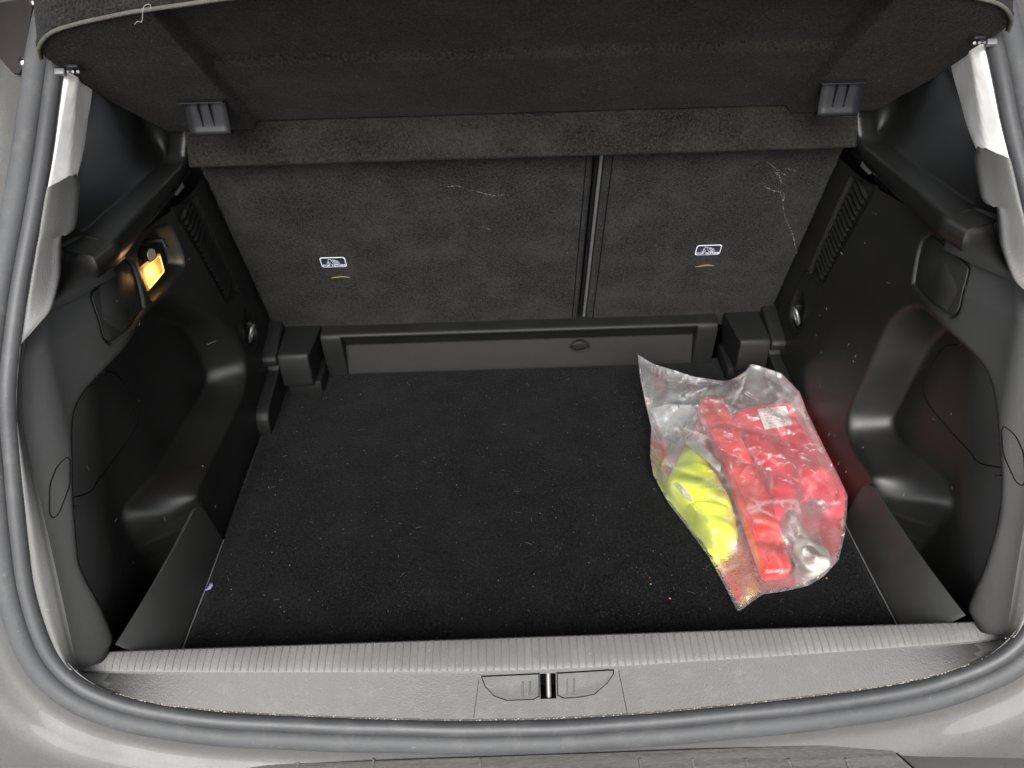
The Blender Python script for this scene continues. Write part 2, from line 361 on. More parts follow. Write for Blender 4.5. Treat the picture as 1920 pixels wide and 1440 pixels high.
# ================================================================== rubber seal
seal = tag(empty('boot_seal', (0,-.08,-.05)), 'grey rubber seal running right round the edge of the boot opening', 'seal')
k = np.arange(len(SP)); wob = .0006*np.sin(k*.21)+.0004*np.sin(k*.53+1)
tube('inner_bead', off(-.0098,.002)+SN*wob[:, None], .0098, plastic('inner_seal_rubber', (.030,.031,.033), .5, 700, .3, .5, (.075,.074,.07), .4), seal, 18)
def bead(a, b, ra, rb, seg=20):
    P = off(a, b); V = []
    for i in range(len(P)):
        for q in range(seg):
            t = 2*math.pi*q/seg; V.append(P[i]+SO[i]*ra*math.cos(t)+SN[i]*(rb*math.sin(t)+wob[i]))
    return V, [(i*seg+q, i*seg+(q+1)%seg, (i+1)*seg+(q+1)%seg, (i+1)*seg+q) for i in range(len(P)-1) for q in range(seg)]
V, F = bead(.0140,.001,.0140,.0125); obj('outer_bead', V, F, M['rubber'], seal)
V, F = bead(.0,-.002,.004,.003,8); obj('groove', V, F, M['gap'], seal)

# ================================================================== floor carpet
nx, ny = 90, 64
V = []; F = []
for j in range(ny+1):
    for i in range(nx+1):
        x = -.4985+.997*i/nx; y = -.02+.71*j/ny
        z = .0012*noise.noise((x*5, y*5, 1))+.0006*noise.noise((x*18, y*18, 3)); e_ = min(.4985-abs(x), .05); z -= .004*max(0, 1-e_/.006)
        V.append((x, y, z))
F = [(j*(nx+1)+i, j*(nx+1)+i+1, (j+1)*(nx+1)+i+1, (j+1)*(nx+1)+i) for j in range(ny) for i in range(nx)]
mat_ = obj('floor_carpet', V, F, M['carpet'], face=(0,0,1)); tag(mat_, 'black carpeted boot floor speckled with pale lint', 'carpet')
n_ = 190000; fp = np.c_[rng.uniform(-.495,.495,n_), rng.uniform(.0,.69,n_), np.full(n_, -.0004)]
fibres('carpet_pile', fp, (0,0,1), .0030, .00055, fibre_mat('carpet_pile', (.0002,.0002,.0003), (.0034,.0034,.0035), (.065,.065,.067)), mat_)
mm = mat_.modifiers.new('thickness', 'SOLIDIFY'); mm.thickness = .012; mm.offset = -1

# ================================================================== rear seat backs
LEAN = math.radians(20); SDV = np.array([0,-math.sin(LEAN), math.cos(LEAN)]); SNV = np.array([0,-math.cos(LEAN),-math.sin(LEAN)])
SO0 = np.array([0,.70,.09])
def seat(x, t, d=0): return SO0+np.array([x,0,0])+SDV*t+SNV*d
def onseat(px, py): 
    p = onp(px, py, SO0, SNV); return p[0], (p-SO0)@SDV
FELTM = fibre_mat('seat_felt_pile', (.0005,.0005,.0005), (.009,.0088,.0085), (.13,.127,.122))
def seatback(x0, x1, label, inner):
    r = tag(empty('seat_back', ((x0+x1)/2, .72, .06)), label, 'seat back', 'folding rear seat backs')
    # felt panel: a padded sheet, slightly crowned, with rounded edges
    nx, nt_ = 60, 50; V = []
    for j in range(nt_+1):
        for i in range(nx+1):
            x = x0+(x1-x0)*i/nx; t = -.03+.495*j/nt_
            e_ = min(x-x0, x1-x, t+.03); d = -.014*(1-min(1, e_/.012))**2+.0015*noise.noise((x*6, t*6, 2))
            if inner: # groove of the sewn edge strip beside the split
                gx = abs((x1-x if inner > 0 else x-x0)-.0145); d -= .0028*max(0, 1-gx/.0035)
            V.append(seat(x, t, d))
    # denser columns near the split
    F = [(j*(nx+1)+i, j*(nx+1)+i+1, (j+1)*(nx+1)+i+1, (j+1)*(nx+1)+i) for j in range(nt_) for i in range(nx)]
    o = obj('felt_panel', V, F, M['seatfelt'], r, face=SNV); md = o.modifiers.new('thickness', 'SOLIDIFY'); md.thickness = .05; md.offset = -1
    gx = x1-.0145 if inner > 0 else x0+.0145
    n_ = int(230000*(x1-x0)); a_ = rng.uniform(x0+.006, x1-.006, n_); b_ = rng.uniform(-.01, .46, n_); k_ = np.abs(a_-gx) > .003; a_, b_ = a_[k_], b_[k_]
    fibres('felt_pile', SO0+np.c_[a_, 0*a_, 0*a_]+SDV*b_[:, None]-SNV*.0012, SNV, .0026, .0005, FELTM, r)
    tube('stitch_groove', [seat(gx, -.03, .0004), seat(gx, .455, .0004)], .0011, M['gap'], r, 6)
    return r
XS = .119
sl_ = seatback(-.503, XS-.006, 'wide black felt seat back, the larger of the split pair', 1)
sr_ = seatback(XS+.006, .503, 'narrow black felt seat back streaked with white scratches', -1)
for rt_, xx in ((sl_, XS-.0035), (sr_, XS+.0035)):
    tube('binding', [seat(xx, t, -.006) for t in np.linspace(-.03,.455,30)], .003, simple('woven_binding', (.05,.05,.052), .6) if rt_ is sr_ else M['gap'], rt_, 8)
def text_mesh(txt, size, bold=True):
    c = bpy.data.curves.new('t', 'FONT'); c.body = txt; c.size = size; c.align_x = 'CENTER'; c.align_y = 'CENTER'; c.offset = size*.018
    o = bpy.data.objects.new('t', c); COL.objects.link(o); dg_ = bpy.context.evaluated_depsgraph_get()
    me = bpy.data.meshes.new_from_object(o.evaluated_get(dg_)); bpy.data.objects.remove(o); return me
def tether(r, px, py):
    x, t = onseat(px, py); W, H = .0225, .0128
    P = lambda a, b, d: seat(x+a, t+b, d)
    def rr(w, h, rad): return rpoly([(-w,-h,0),(w,-h,0),(w,h,0),(-w,h,0)], rad)
    lab = slab('tether_label', [P(a[0], a[1], .0006) for a in rr(W, H, .0055)], SNV, .0006, M['print'], r, .0002, 1)
    slab('label_field', [P(a[0], a[1], .0012) for a in rr(W-.0014, H-.0014, .0045)], SNV, .0002, M['navy'], lab, 0)
    me = text_mesh('TOP TETHER', .0072); o = link('label_text', me, M['print'], lab)
    o.matrix_world = Matrix(((1,0,0,P(0,0,0)[0]),(0,SDV[1],SNV[1],P(0,-.0080,.0016)[1]),(0,SDV[2],SNV[2],P(0,-.0080,.0016)[2]),(0,0,0,1))) @ Matrix.Diagonal((1.02,.95,1,1)); o.location.x = x
    ico = []
    anchor = [[(-.0118,-.0005),(-.0110,-.0028),(-.0085,-.0038),(-.006,-.0028),(-.0052,-.0005)], [(-.0085,-.0038),(-.0085,.0022)], [(-.0105,.0012),(-.0065,.0012)],
              [(-.0085,.0022),(-.0083,.006),(-.0065,.0085),(-.0040,.0085),(-.0022,.0060)]]
    child = [[(-.0032,.0080),(-.0012,.0010),(.0008,-.0025),(.004,-.0040),(.0105,-.0040),(.0112,-.0010)], [(-.0005,.0075),(.0015,.0025),(.0040,-.0005),(.0075,.0005),(.0105,.0010)],
             [(.0010,.0050),(.0030,.0068),(.0048,.0052),(.0036,.0034),(.0018,.0040)], [(.0050,.0040),(.0072,.0030),(.0088,.0034)]]
    VV, FF = [], []
    for c in anchor+child:
        v, f = tubemesh([P(a, b, .0016) for a, b in c], .00062, 5); FF += [tuple(i+len(VV) for i in q) for q in f]; VV += v
    obj('pictogram', VV, FF, M['printgrey'], lab)
    return x, t
tether(sl_, 625, 491); tether(sr_, 1328, 468)
for r, pts in ((sl_, [(621,521),(632,519.5),(640,518),(648,519),(656,520)]), (sr_, [(1304,500),(1314,498.5),(1322,497),(1330,497),(1338,498)])):
    tube('tether_slit', [seat(*onseat(*p), .0003) for p in pts], [.0008,.0016,.0018,.0016,.0008], M['thread'], r, 6)
scm, scn, scb = nodes('chalky_scuff'); sn_ = tex(scn, 'Noise', 240, 5, .8)
scn.links.new(ramp(scn, sn_.outputs['Fac'], .40, .62, (.04,.04,.038), (.15,.145,.135)).outputs[0], scb.inputs['Base Color']); scb.inputs['Roughness'].default_value = .95
scn.links.new(ramp(scn, sn_.outputs['Fac'], .40, .60, (0,)*3, (.75,)*3).outputs[0], scb.inputs['Alpha'])
def scuff(r, pts, wmax, mat=None):
    c = spline([(*onseat(*p),) for p in pts], 60); n = len(c); V = []
    T = np.gradient(c, axis=0); T /= np.linalg.norm(T, axis=1)[:, None]+1e-12
    for i in range(n):
        wv = wmax*(.35+.65*abs(noise.noise((i*.23, wmax*900, c[0][0]*50))))*min(1, (i+1)/5, (n-i)/5)
        a = c[i]+np.array([-T[i][1], T[i][0]])*wv; b = c[i]-np.array([-T[i][1], T[i][0]])*wv
        V += [seat(*a, .0006), seat(*b, .0006)]
    obj('scuff_mark', V, [(2*i, 2*i+1, 2*i+3, 2*i+2) for i in range(n-1)], mat or scm, r)
scuff(sr_, [(1430,302),(1441,305),(1452,314),(1461,320)], .0016)
scuff(sr_, [(1471,316),(1483,317),(1496,323)], .0008)
scuff(sr_, [(1452,326),(1461,324),(1475,328)], .0022)
scuff(sr_, [(1440,337),(1432,341),(1433,348),(1447,356),(1460,359),(1470,362),(1468,385),(1471,405),(1480,425),(1487,442),(1494,480)], .0013)
scuff(sr_, [(1459,352),(1466,370),(1470,392)], .0010)
scuff(sr_, [(1455,322),(1463,335),(1466,346)], .0030)
scuff(sl_, [(838,350),(855,348),(870,352)], .0024); scuff(sl_, [(872,353),(900,360),(925,366),(948,364)], .0014)
scuff(sl_, [(690,325),(706,333),(715,345),(716,352)], .0006); scuff(sl_, [(905,425),(920,430)], .0018)

# ================================================================== threshold strip at the foot of the seats
ts = tag(empty('threshold_strip', (0,.67,0)), 'black moulded plastic strip along the foot of the seat backs', 'trim strip')
prof = [(.6745,-.004),(.6755,.004),(.6895,.058),(.6905,.063),(.688,.066),(.676,.086),(.671,.090),(.6665,.0935),(.6655,.097),(.668,.1005),(.674,.1025),(.708,.108)]
xs = np.linspace(-.362,.347,40)
loft('channel', [[(x, a, b) for x in xs] for a, b in prof], M['strip'], ts, n=40, smoothrows=40, angle=80)
for s, xa, xb in ((-1,-.401,-.360), (1,.345,.386)):
    lo, hi = min(xa,xb), max(xa,xb)
    pr = [(.672,-.004),(.6655,.06),(.6635,.088),(.6645,.0965),(.669,.1015),(.708,.109),(.708,-.004)]
    V = [(x, a, b) for x in (lo, hi) for a, b in pr]; n = len(pr)
    o = obj('end_post', V, [(i, (i+1)%n, n+(i+1)%n, n+i) for i in range(n)]+[tuple(range(n)), tuple(range(n, 2*n))], M['strip'], ts); bv = o.modifiers.new('b', 'BEVEL'); bv.width = .003; bv.segments = 3
    # angled cheek and corner block
    c = s*.0; X = lambda v: s*v
    A = [(X(.384 if s>0 else .398),.672,-.004),(X(.408),.615,-.004),(X(.408),.615,.095),(X(.384 if s>0 else .398),.672,.1035),(X(.384 if s>0 else .398),.708,.109),(X(.470),.708,.109),(X(.470),.615,.090),(X(.470),.615,-.004)]
    pr2 = [(.6,-.004,1),(.6,.03,1)]
    pr3 = [(.606,.024),(.6015,.030),(.6015,.090),(.606,.0985),(.612,.1005),(.708,.110),(.708,.024)]
    n = len(pr3)
    def xin(y): return .402+max(0, .006-(y-.60)*.25)
    V = [(X(.4725), a, b) for a, b in pr3]+[(X(.413 if b < .1 or a < .62 else .400), a, b) for a, b in pr3]
    o = obj('corner_block', V, [(i, (i+1)%n, n+(i+1)%n, n+i) for i in range(n)]+[tuple(range(n)), tuple(range(n, 2*n))], M['strip'], ts); bv = o.modifiers.new('b', 'BEVEL'); bv.width = .004; bv.segments = 3; bv.limit_method = 'ANGLE'
    box('block_foot', (min(X(.402),X(.466)),.612,-.006), (max(X(.402),X(.466)),.70,.030), M['strip'], ts, .003)
    # stepped corner moulding against the side wall
    st = [(.700,.128),(.612,.100),(.604,.0965),(.599,.090),(.601,.078),(.622,.070),(.615,.058),(.520,.046),(.505,.040),(.497,.030),(.494,.016),(.494,-.004),(.70,-.004)]
    n = len(st); x0_, x1_ = .4735, .508
    V = [(X(x0_+ (0.004 if b < .06 else 0)), a, b) for a, b in st]+[(X(x1_), a, b) for a, b in st]
    o = obj('stepped_moulding', V, [(i, (i+1)%n, n+(i+1)%n, n+i) for i in range(n)]+[tuple(range(n)), tuple(range(n, 2*n))], M['strip'], ts); bv = o.modifiers.new('b', 'BEVEL'); bv.width = .0035; bv.segments = 3; bv.limit_method = 'ANGLE'; bv.angle_limit = math.radians(25)
c = on(1087,646,y=.684)
ringp = [c+np.array([.0135*math.cos(a)*(1-.12*math.cos(2*a+math.pi)), -.004, .0095*math.sin(a)]) for a in np.linspace(0, 2*math.pi, 28, endpoint=False)]
bt = slab('button', [p+np.array([0,.010,0]) for p in ringp], (0,-1,0), .013, M['strip'], ts, .002, 3)
tube('button_rim', [p+np.array([0,-.003,0])+(p-c)*[.22,0,.22] for p in ringp], .0018, M['strip'], bt, 8, True)

# ================================================================== side trim panels
def yz(poly): return [np.array([p[1], p[2]]) for p in poly]
def onrec(px, py, s_, D):
    P = CAM+ray(px, py)*TT; return P[np.argmax(s_*P[:, 0]-xwall(P[:, 1], P[:, 2])-D > 0)]
def pocket_lines(s_, front, inner, rear, top, low_o, low_i):
    """outline of the pocket mouth and of its back wall, as (y, z) loops"""
    rr_, tt2 = yz([onwall(*p, s_) for p in rear]), yz([onwall(*p, s_) for p in top])
    tail = [np.array(q) for q in ((-.02,-.05),(-.012,.03))]
    o_ = yz([onwall(*p, s_) for p in front])+[np.array(q) for q in low_o]+tail+rr_+tt2
    i_ = yz([onrec(*p, s_, .062) for p in inner])+[np.array(q) for q in low_i]+[q+[.012,0] for q in tail]+[q+[.008,-.002] for q in rr_]+[q+[.002,-.009] for q in tt2]
    rd = lambda L: [p[:2] for p in rpoly([np.array([p[0], p[1], 0]) for p in L], .02, 5)]
    return rd(o_), rd(i_)
POCKETS = {1: pocket_lines(1, [(1700,577),(1672,598),(1650,640),(1592,780),(1590,802),(1597,832),(1614,860),(1640,893)],
                           [(1770,620),(1749,641),(1703,719),(1673,778),(1673,801),(1685,833),(1749,907),(1768,948)],
                           [(1800,1138),(1835,1060),(1862,960),(1867,880),(1862,780),(1848,700)], [(1790,640),(1745,597),(1725,582)],
                           [(.212,.085),(.205,.05),(.203,-.05)], [(.160,.06),(.166,-.05)]),
           -1: pocket_lines(-1, [(330,556),(385,580),(440,625),(461,673),(463,700),(450,745),(415,820),(380,890),(364,935)],
                           [(345,605),(372,660),(387,700),(388,720),(380,742),(345,800),(310,862),(249,963)],
                           [(228,1200),(202,1136),(161,1060),(147,928),(143,830),(145,763)], [(202,697),(260,620),(300,572)],
                           [(.235,.085),(.226,.05),(.222,-.05)], [(.172,.06),(.178,-.05)])}
def blur(A, n):
    k_ = np.array([1,4,6,4,1.])/16
    for _ in range(n):
        for ax in (0, 1):
            Q = np.pad(A, [(2,2) if a == ax else (0,0) for a in (0,1)], mode='edge'); A = sum(k_[q]*np.take(Q, range(q, q+A.shape[ax]), ax) for q in range(5))
    return A
def pocket_depth(Y, Z, s_):
    po, pi = POCKETS[s_]; do, di = sdf(Y, Z, po), -sdf(Y, Z, pi)
    f = np.where(do <= 0, 0, np.where(di <= 0, 1, do/(np.abs(do)+np.abs(di)+1e-9)))
    return f*(.062+.020*sstep((.28-Y)/.12))
CAP = [(1738,443),(1750,444),(1806,493),(1812,512),(1796,578),(1786,592),(1774,589),(1718,540),(1712,524),(1724,462)]
CAPW = [onwall(*p) for p in CAP]; CAPP = list(spline(yz(CAPW), 50, True))
GR = [(1600,333),(1632,348),(1636,362),(1550,518),(1536,528),(1520,514),(1519,500),(1588,345)]
GRW = [onwall(*p) for p in GR]; GRP = list(spline(yz(GRW), 40, True))
LMP = [onwall(*p, -1) for p in ((260,478),(282,440),(304,422),(322,428),(344,482),(338,508),(292,560),(282,556),(266,508))]; LMPP = list(spline(yz(LMP), 50, True))
LE = [(1510,509),(1525,523),(1539,542),(1535,555),(1507,615),(1493,628),(1477,613),(1470,590),(1480,566)]
LEW = [onwall(*p) for p in LE]
SC_ = [(1497,540),(1506,552),(1509,575),(1506,605),(1493,618),(1482,606),(1480,585),(1486,560)]
SCP = list(spline(yz([onwall(*p) for p in SC_]), 30, True))
def wallx(Y, Z, s):
    X = xwall(Y, Z)
    pd_ = pocket_depth(Y, Z, s); X = X+(blur(pd_, 2) if pd_.ndim == 2 else pd_)
    X = X+.006*sstep((sdf(Y, Z, CAPP)+.003)/.005)
    X = X+.007*sstep((sdf(Y, Z, GRP)+.002)/.004)
    X = X+.010*sstep((sdf(Y, Z, SCP)+.001)/.009)
    if s < 0: X = X+.022*sstep((sdf(Y, Z, LMPP)+.002)/.006)
    # shallow crease below the rail that runs back to the opening
    X = X+.006*sstep((.10-Y)/.08)*sstep((.33-.35*(Y-.02)-Z)/.02)*0
    return X
def ylo(z): return np.where(z > .062, gz(z)+.017, np.where(z < .03, .014, .014+(gz(.062)+.017-.014)*sstep((z-.03)/.032)))
def yhi(z): return .733-.364*z+.022
def place(o, s): return o
def mirrored(pts, s): return [np.array([s*abs(p[0]), p[1], p[2]]) for p in pts]
def side(s):
    left = s < 0
    r = tag(empty('side_trim', (s*.53,.3,.0)), 'moulded black side trim with a lit boot lamp and a deep pocket' if left else 'moulded black side trim with a deep pocket beside the plastic bag', 'side trim', 'boot side trims')
    NZ, NY = 190, 250
    zz = np.linspace(-.03,.468,NZ+1); U = np.linspace(0,1,NY+1)
    Z = np.repeat(zz[:, None], NY+1, 1); Y = ylo(Z)+(yhi(Z)-ylo(Z))*U[None, :]
    X = wallx(Y, Z, s); V = np.stack([s*X, Y, Z], -1).reshape(-1, 3)
    F = [(j*(NY+1)+i, j*(NY+1)+i+1, (j+1)*(NY+1)+i+1, (j+1)*(NY+1)+i) for j in range(NZ) for i in range(NY)]
    obj('wall', V, F, M['trim'], r, True, 0)
    # rim from the wall's rear edge out to the rubber seal
    zr = np.linspace(.055,.452,70); a = np.stack([s*wallx(ylo(zr), zr, s), ylo(zr), zr], 1)
    HI = SEAL_IN[130:] if s > 0 else SEAL_IN[130::-1]
    i0 = np.argmax((np.abs(HI[:, 0]) > .585) & (HI[:, 2] > .03)); i1 = np.argmax(HI[:, 2] > .44)
    b = resample(HI[i0:i1+1], 70); mid = (a+b)/2; sn = np.array([-s*.35,-.75,.35])
    c1 = a*.72+b*.28+sn*.004; c2 = a*.35+b*.65+sn*.006; c3 = a*.1+b*.9+sn*.003
    loft('rim', [a, a*.88+b*.12+sn*.001, c1, c2, c3, b, b+np.array([s*.004,.02,0])], M['trimsheen'], r, raw=True, smoothrows=24, angle=0)
    # shelf ledge and outboard wall: arm beside the seat, then a rail towards the opening
    A0 = [(.545,.605,.45),(.540,.565,.455),(.536,.53,.458),(.535,.42,.458),(0.534,0.3,0.458),(0.55,0.27,0.452)]
    A1 = [(.503,.600,.575),(.506,.580,.535),(.515,.560,.488),(.517,.53,.478),(.517,.42,.478),(0.518,0.285,0.478),(0.534,0.255,0.472)]
    B0 = [(.501,.582,.580),(.505,.566,.535),(.512,.553,.502),(.515,.535,.496),(.516,.42,.496),(0.516,0.283,0.497),(0.532,0.253,0.491)]
    B1 = [(.505,.579,.582),(.510,.564,.536),(.517,.551,.506),(.520,.535,.5005),(.521,.42,.5005),(0.522,0.287,0.5005),(0.538,0.257,0.4945)]
    C0 = [(.531,.589,.582),(.536,.572,.536),(.543,.559,.508),(.546,.545,.5005),(.556,.42,.5005),(0.564,0.305,0.5005),(0.58,0.275,0.4945)]
    C1 = [(.536,.594,.582),(.541,.578,.538),(.548,.566,.511),(.551,.550,.504),(.561,.42,.504),(0.571,0.31,0.504),(0.587,0.28,0.498)]
    D0 = [(.548,.610,.590),(.560,.605,.575),(.580,.590,.560),(.592,.54,.550),(.594,.44,.540),(.592,.335,.530)]
    D1 = [(.560,.625,.615),(.585,.620,.612),(.622,.575,.600),(.620,.50,.582),(.612,.42,.565),(.602,.36,.553)]
    D2 = [(.60,.65,.63),(.63,.64,.62),(.655,.58,.604),(.652,.50,.586),(.645,.42,.566),(.635,.375,.55)]
    loft('shelf_ledge', [A0, A1, B0, B1, C0, C1, D0, D1, D2], M['trim'], r, n=60, mirror=s, smoothrows=60, angle=0)
    # dark slot under the ledge with its clips
    sp_ = np.array([(.5345+.0,.60,.4635),(.5345,.42,.4635),(.536,.29,.4635)])
    tube('vent_slot', resample(sp_*[s,1,1], 20), .0045, M['gap'], r, 8)
    for y0, y1 in ((.515,.548), (.468,.495), (.45,.462)):
        slab('clip', [(s*.526,y0,.461),(s*.526,y1,.461),(s*.5245,y1-.006,.475),(s*.5245,y0-.004,.475)], (s,0,0), .004, simple('clip_grey', (.20,.19,.175), .5) if y0 > .5 else M['tray'], r, .0006)
    # scoop at the end of the ledge, running down to the wall top
    def o3(px, py, x): p = on(px, py, x=x); return p
    top = [(.518,.285,.497),(.54,.29,.500),(.563,.302,.502),(.585,.28,.50),(.60,.25,.49)]
    md = [(.527,.284,.482),(.552,.280,.482),(.572,.268,.482),(.592,.245,.478),(.607,.22,.474)]
    lo = [(.532,.286,.467),(.548,.262,.466),(.562,.235,.466),(.580,.20,.462),(.60,.17,.457)]
    lo2 = [(.532,.284,.452),(.545,.255,.452),(.560,.225,.452),(.577,.195,.452),(.590,.172,.452)]
    loft('ledge_scoop', [top, md, lo, lo2], M['trim'], r, n=30, mirror=s, smoothrows=24, angle=0)
    cv = [on(1862,412,x=.577), on(1875,405,x=.580), on(1882,455,x=.580), on(1872,474,x=.577)]
    tube('cover_outline', np.array([(s*(abs(p[0])-.001), p[1], p[2]) for p in rpoly(cv, .006)]), .0006, M['gap'], r, 5, True)
    # grained foot of the pillar between ledge and seal
    I = [(.555,.322,.571),(.555,.320,.556),(.555,.300,.537),(.556,.281,.520),(.560,.270,.517),(.562,.258,.520),(.564,.240,.498),(.565,.227,.482),(.567,.191,.460),(.574,.174,.453),(.588,.152,.442)]
    j0 = np.argmax(HI[:, 2] > .432); j1 = np.argmax(HI[:, 2] > .575)
    O = resample(HI[j0:j1+1][::-1], 40); I = spline([(s*a_, b_, c_) for a_, b_, c_ in I], 40)
    nn = np.array([-s*.6,-.7,.4])
    wv = np.linalg.norm(O-I, axis=1)[:, None]
    sk = I+np.array([s*.012,.022,-.004])
    loft('pillar_foot', [sk, I+np.array([s*.002,.006,0]), I*.93+O*.07+nn*.004, I*.7+O*.3+nn*.10*wv, I*.3+O*.7+nn*.10*wv, O+nn*.001, O+np.array([s*.005,.015,0])], M['trimsheen'], r, raw=True, smoothrows=26, angle=0)
    # access cap in its recess, filler cap on the rim, seams of the pocket door
    cap = [np.array([s*(xwall(p[0], p[1])+.0035), p[0], p[1]]) for p in CAPP]; cen = np.mean(cap, 0)
    slab('access_cap', [cen+(p-cen)*.95 for p in cap], (s,0,0), .004, M['trim'], r, .001)
    tube('cap_seam', [np.array([s*(xwall(p[0], p[1])+.0045), p[0], p[1]]) for p in CAPP], .0011, M['gap'], r, 6, True)
    fc = [onwall(*p, -1) for p in ((93,908),(107,873),(126,856),(131,864),(131,908),(111,962),(99,973),(92,962))]
    fcp = np.array(rpoly(fc, .007, 6))
    tube('filler_cap_seam', [np.array([s*(abs(p[0])-.0002), p[1], p[2]]) for p in fcp], .0009, M['gap'], r, 6, True)
    ds = [(1800,646),(1782,647),(1768,654),(1752,676),(1738,706),(1733,728),(1736,747),(1746,765),(1760,782),(1780,805),(1800,827),(1820,848),(1845,871),(1866,892)]
    dp = []
    for p in ds:
        P_ = CAM+ray(*p)*TT; q = P_[np.argmax(P_[:, 0]-wallx(P_[:, 1], P_[:, 2], 1) > 0)]; dp.append(q)
    dpp = spline(dp, 50); 
    tube('pocket_door_seam', [np.array([s*(wallx(np.array([p[1]]), np.array([p[2]]), s)[0]+.0001), p[1], p[2]]) for p in dpp], .0011, M['gap'], r, 6)
    # speaker grille: slats in the recess
    g0, g1 = onwall(1612,350)[1:], onwall(1530,515)[1:]
    ax = (g1-g0); L = np.linalg.norm(ax); ax /= L; pr_ = np.array([-ax[1], ax[0]])
    slm = None
    for i in range(17):
        c = g0+ax*L*(i+.3)/17; hw = .021
        if slm is None:
            V = []; 
            for a_, b_, h in ((-hw,-.0035,.0),(hw,-.0035,.0),(hw,.0015,.0),(-hw,.0015,.0),(-hw,-.001,-.005),(hw,-.001,-.005)):
                q = pr_*a_+ax*b_; V.append((s*h, q[0], q[1]))
            slm = obj('grille_slat', V, [(0,1,5,4),(3,4,5,2),(0,4,3),(1,2,5),(0,3,2,1)], M['trim'], r, False); o = slm
        else:
            o = slm.copy(); COL.objects.link(o)
        o.location = (s*(xwall(c[0], c[1])+.0065), c[0], c[1])
    # lashing eye: plate outline, scoop and ring
    tube('eye_plate_seam', [np.array([s*(xwall(p[1], p[2])-.0001), p[1], p[2]]) for p in spline(LEW, 44, True)], .0008, M['gap'], r, 6, True)
    c = onwall(1493,592); c = np.array([c[0]-.004, c[1], c[2]]); pts = []
    for a_ in np.linspace(0, 2*math.pi, 28, endpoint=False):
        pts.append(c+np.array([.004-.006*math.sin(a_), .0125*math.cos(a_), .0165*math.sin(a_)]))
    rg = tube('lashing_ring', np.array(pts)*[s,1,1], .0028, M['ring'], r, 10, True)
    cc = c+np.array([.003,.0,.016]); slab('ring_tab', [np.array([s*(cc[0]+.004), cc[1]+a_, cc[2]+b_]) for a_, b_ in ((-.006,-.004),(.006,-.004),(.006,.010),(-.006,.010))], (-s,0,0), .010, M['trim'], rg, .001)
    if left:
        lm = simple('lit_lamp_lens', (.45,.28,.08), .35, emit=(1,.50,.10), es=1.0)
        nt_ = lm.node_tree; b_ = nt_.nodes['Principled BSDF']
        tc = nt_.nodes.new('ShaderNodeTexCoord'); g = nt_.nodes.new('ShaderNodeTexGradient'); g.gradient_type = 'SPHERICAL'
        mp = nt_.nodes.new('ShaderNodeMapping'); lc = [onwall(*p, -1) for p in ((271.5,504),(306,474),(315,509),(283.5,547))]
        lc = [np.array([-(xwall(p[1], p[2])+.010), p[1], p[2]]) for p in lc]; hot = lc[0]*.30+lc[1]*.15+lc[2]*.22+lc[3]*.33
        mp.inputs['Location'].default_value = tuple(-hot*48); mp.inputs['Scale'].default_value = (48,48,48)
        nt_.links.new(tc.outputs['Object'], mp.inputs[0]); nt_.links.new(mp.outputs[0], g.inputs[0])
        mr = nt_.nodes.new('ShaderNodeMapRange'); mr.inputs['To Min'].default_value = .07; mr.inputs['To Max'].default_value = 1.3
        nt_.links.new(g.outputs['Fac'], mr.inputs[0]); nt_.links.new(mr.outputs[0], b_.inputs['Emission Strength'])
        lp = slab('boot_lamp', rpoly(lc, .003), (1,0,0), .006, lm, r, .001)
        tube('lens_frame', [p+np.array([.0062,0,0]) for p in rpoly([np.mean(lc,0)+(p-np.mean(lc,0))*.86 for p in lc], .003)], .0007, simple('lens_moulding', (.9,.7,.35), .3, emit=(1,.6,.15), es=.3), lp, 5, True)
        c = onwall(274,477,-1); V, F = tubemesh([c+np.array([-.016,.01,0]), c+np.array([.006,.0,0]), c+np.array([.0075,-.0007,0])], [.0085,.0105,.0095], 24); kn = obj('socket', V, F, M['gap'], r)
        V, F = tubemesh([c+np.array([.0075,-.0007,0]), c+np.array([.0085,-.001,0])], [.0082,.0078], 24); obj('socket_face', V, F, simple('socket_metal', (.30,.25,.2), .4, metal=.5), kn)
        c = onwall(302,456,-1); tube('coat_hook', [c+np.array([-.02,0,.004]), c+np.array([.004,0,.004]), c+np.array([.006,-.002,-.006])], .0035, M['tray'], r, 8)
        ll = bpy.data.lights.new('lamp_glow', 'POINT'); ll.energy = .018; ll.color = (1,.55,.2); ll.shadow_soft_size = .008
        lo_ = bpy.data.objects.new('lamp_glow', ll); COL.objects.link(lo_); lo_.location = tuple(np.mean(lc,0)+np.array([.016,-.002,.0]))
    return r
trimL = side(-1); trimR = side(1)
for r_, s_, nf in ((trimR, 1, 55), (trimL, -1, 40)):
    VV, FF = [], []
    for _ in range(nf):
        y_, z_ = random.uniform(.06,.52), random.uniform(.04,.44); p_ = np.array([y_, z_]); a_ = random.uniform(-.6,2.2); L_ = random.choice((.0006,.0008,.001,.0015,.004,.007)); q_ = []
        for t_ in (0,.5,1):
            yy, zz_ = y_+math.cos(a_)*L_*t_, z_+math.sin(a_)*L_*t_+.0004*math.sin(t_*3); q_.append((s_*(wallx(np.array([[yy]]), np.array([[zz_]]), s_)[0,0]-.0002), yy, zz_))
        v, f = tubemesh(q_, random.uniform(.00014,.0003), 4); FF += [tuple(i+len(VV) for i in k_) for k_ in f]; VV += v
    o = obj('nicks', VV, FF, M['lint'], r_); o['kind'] = 'stuff'

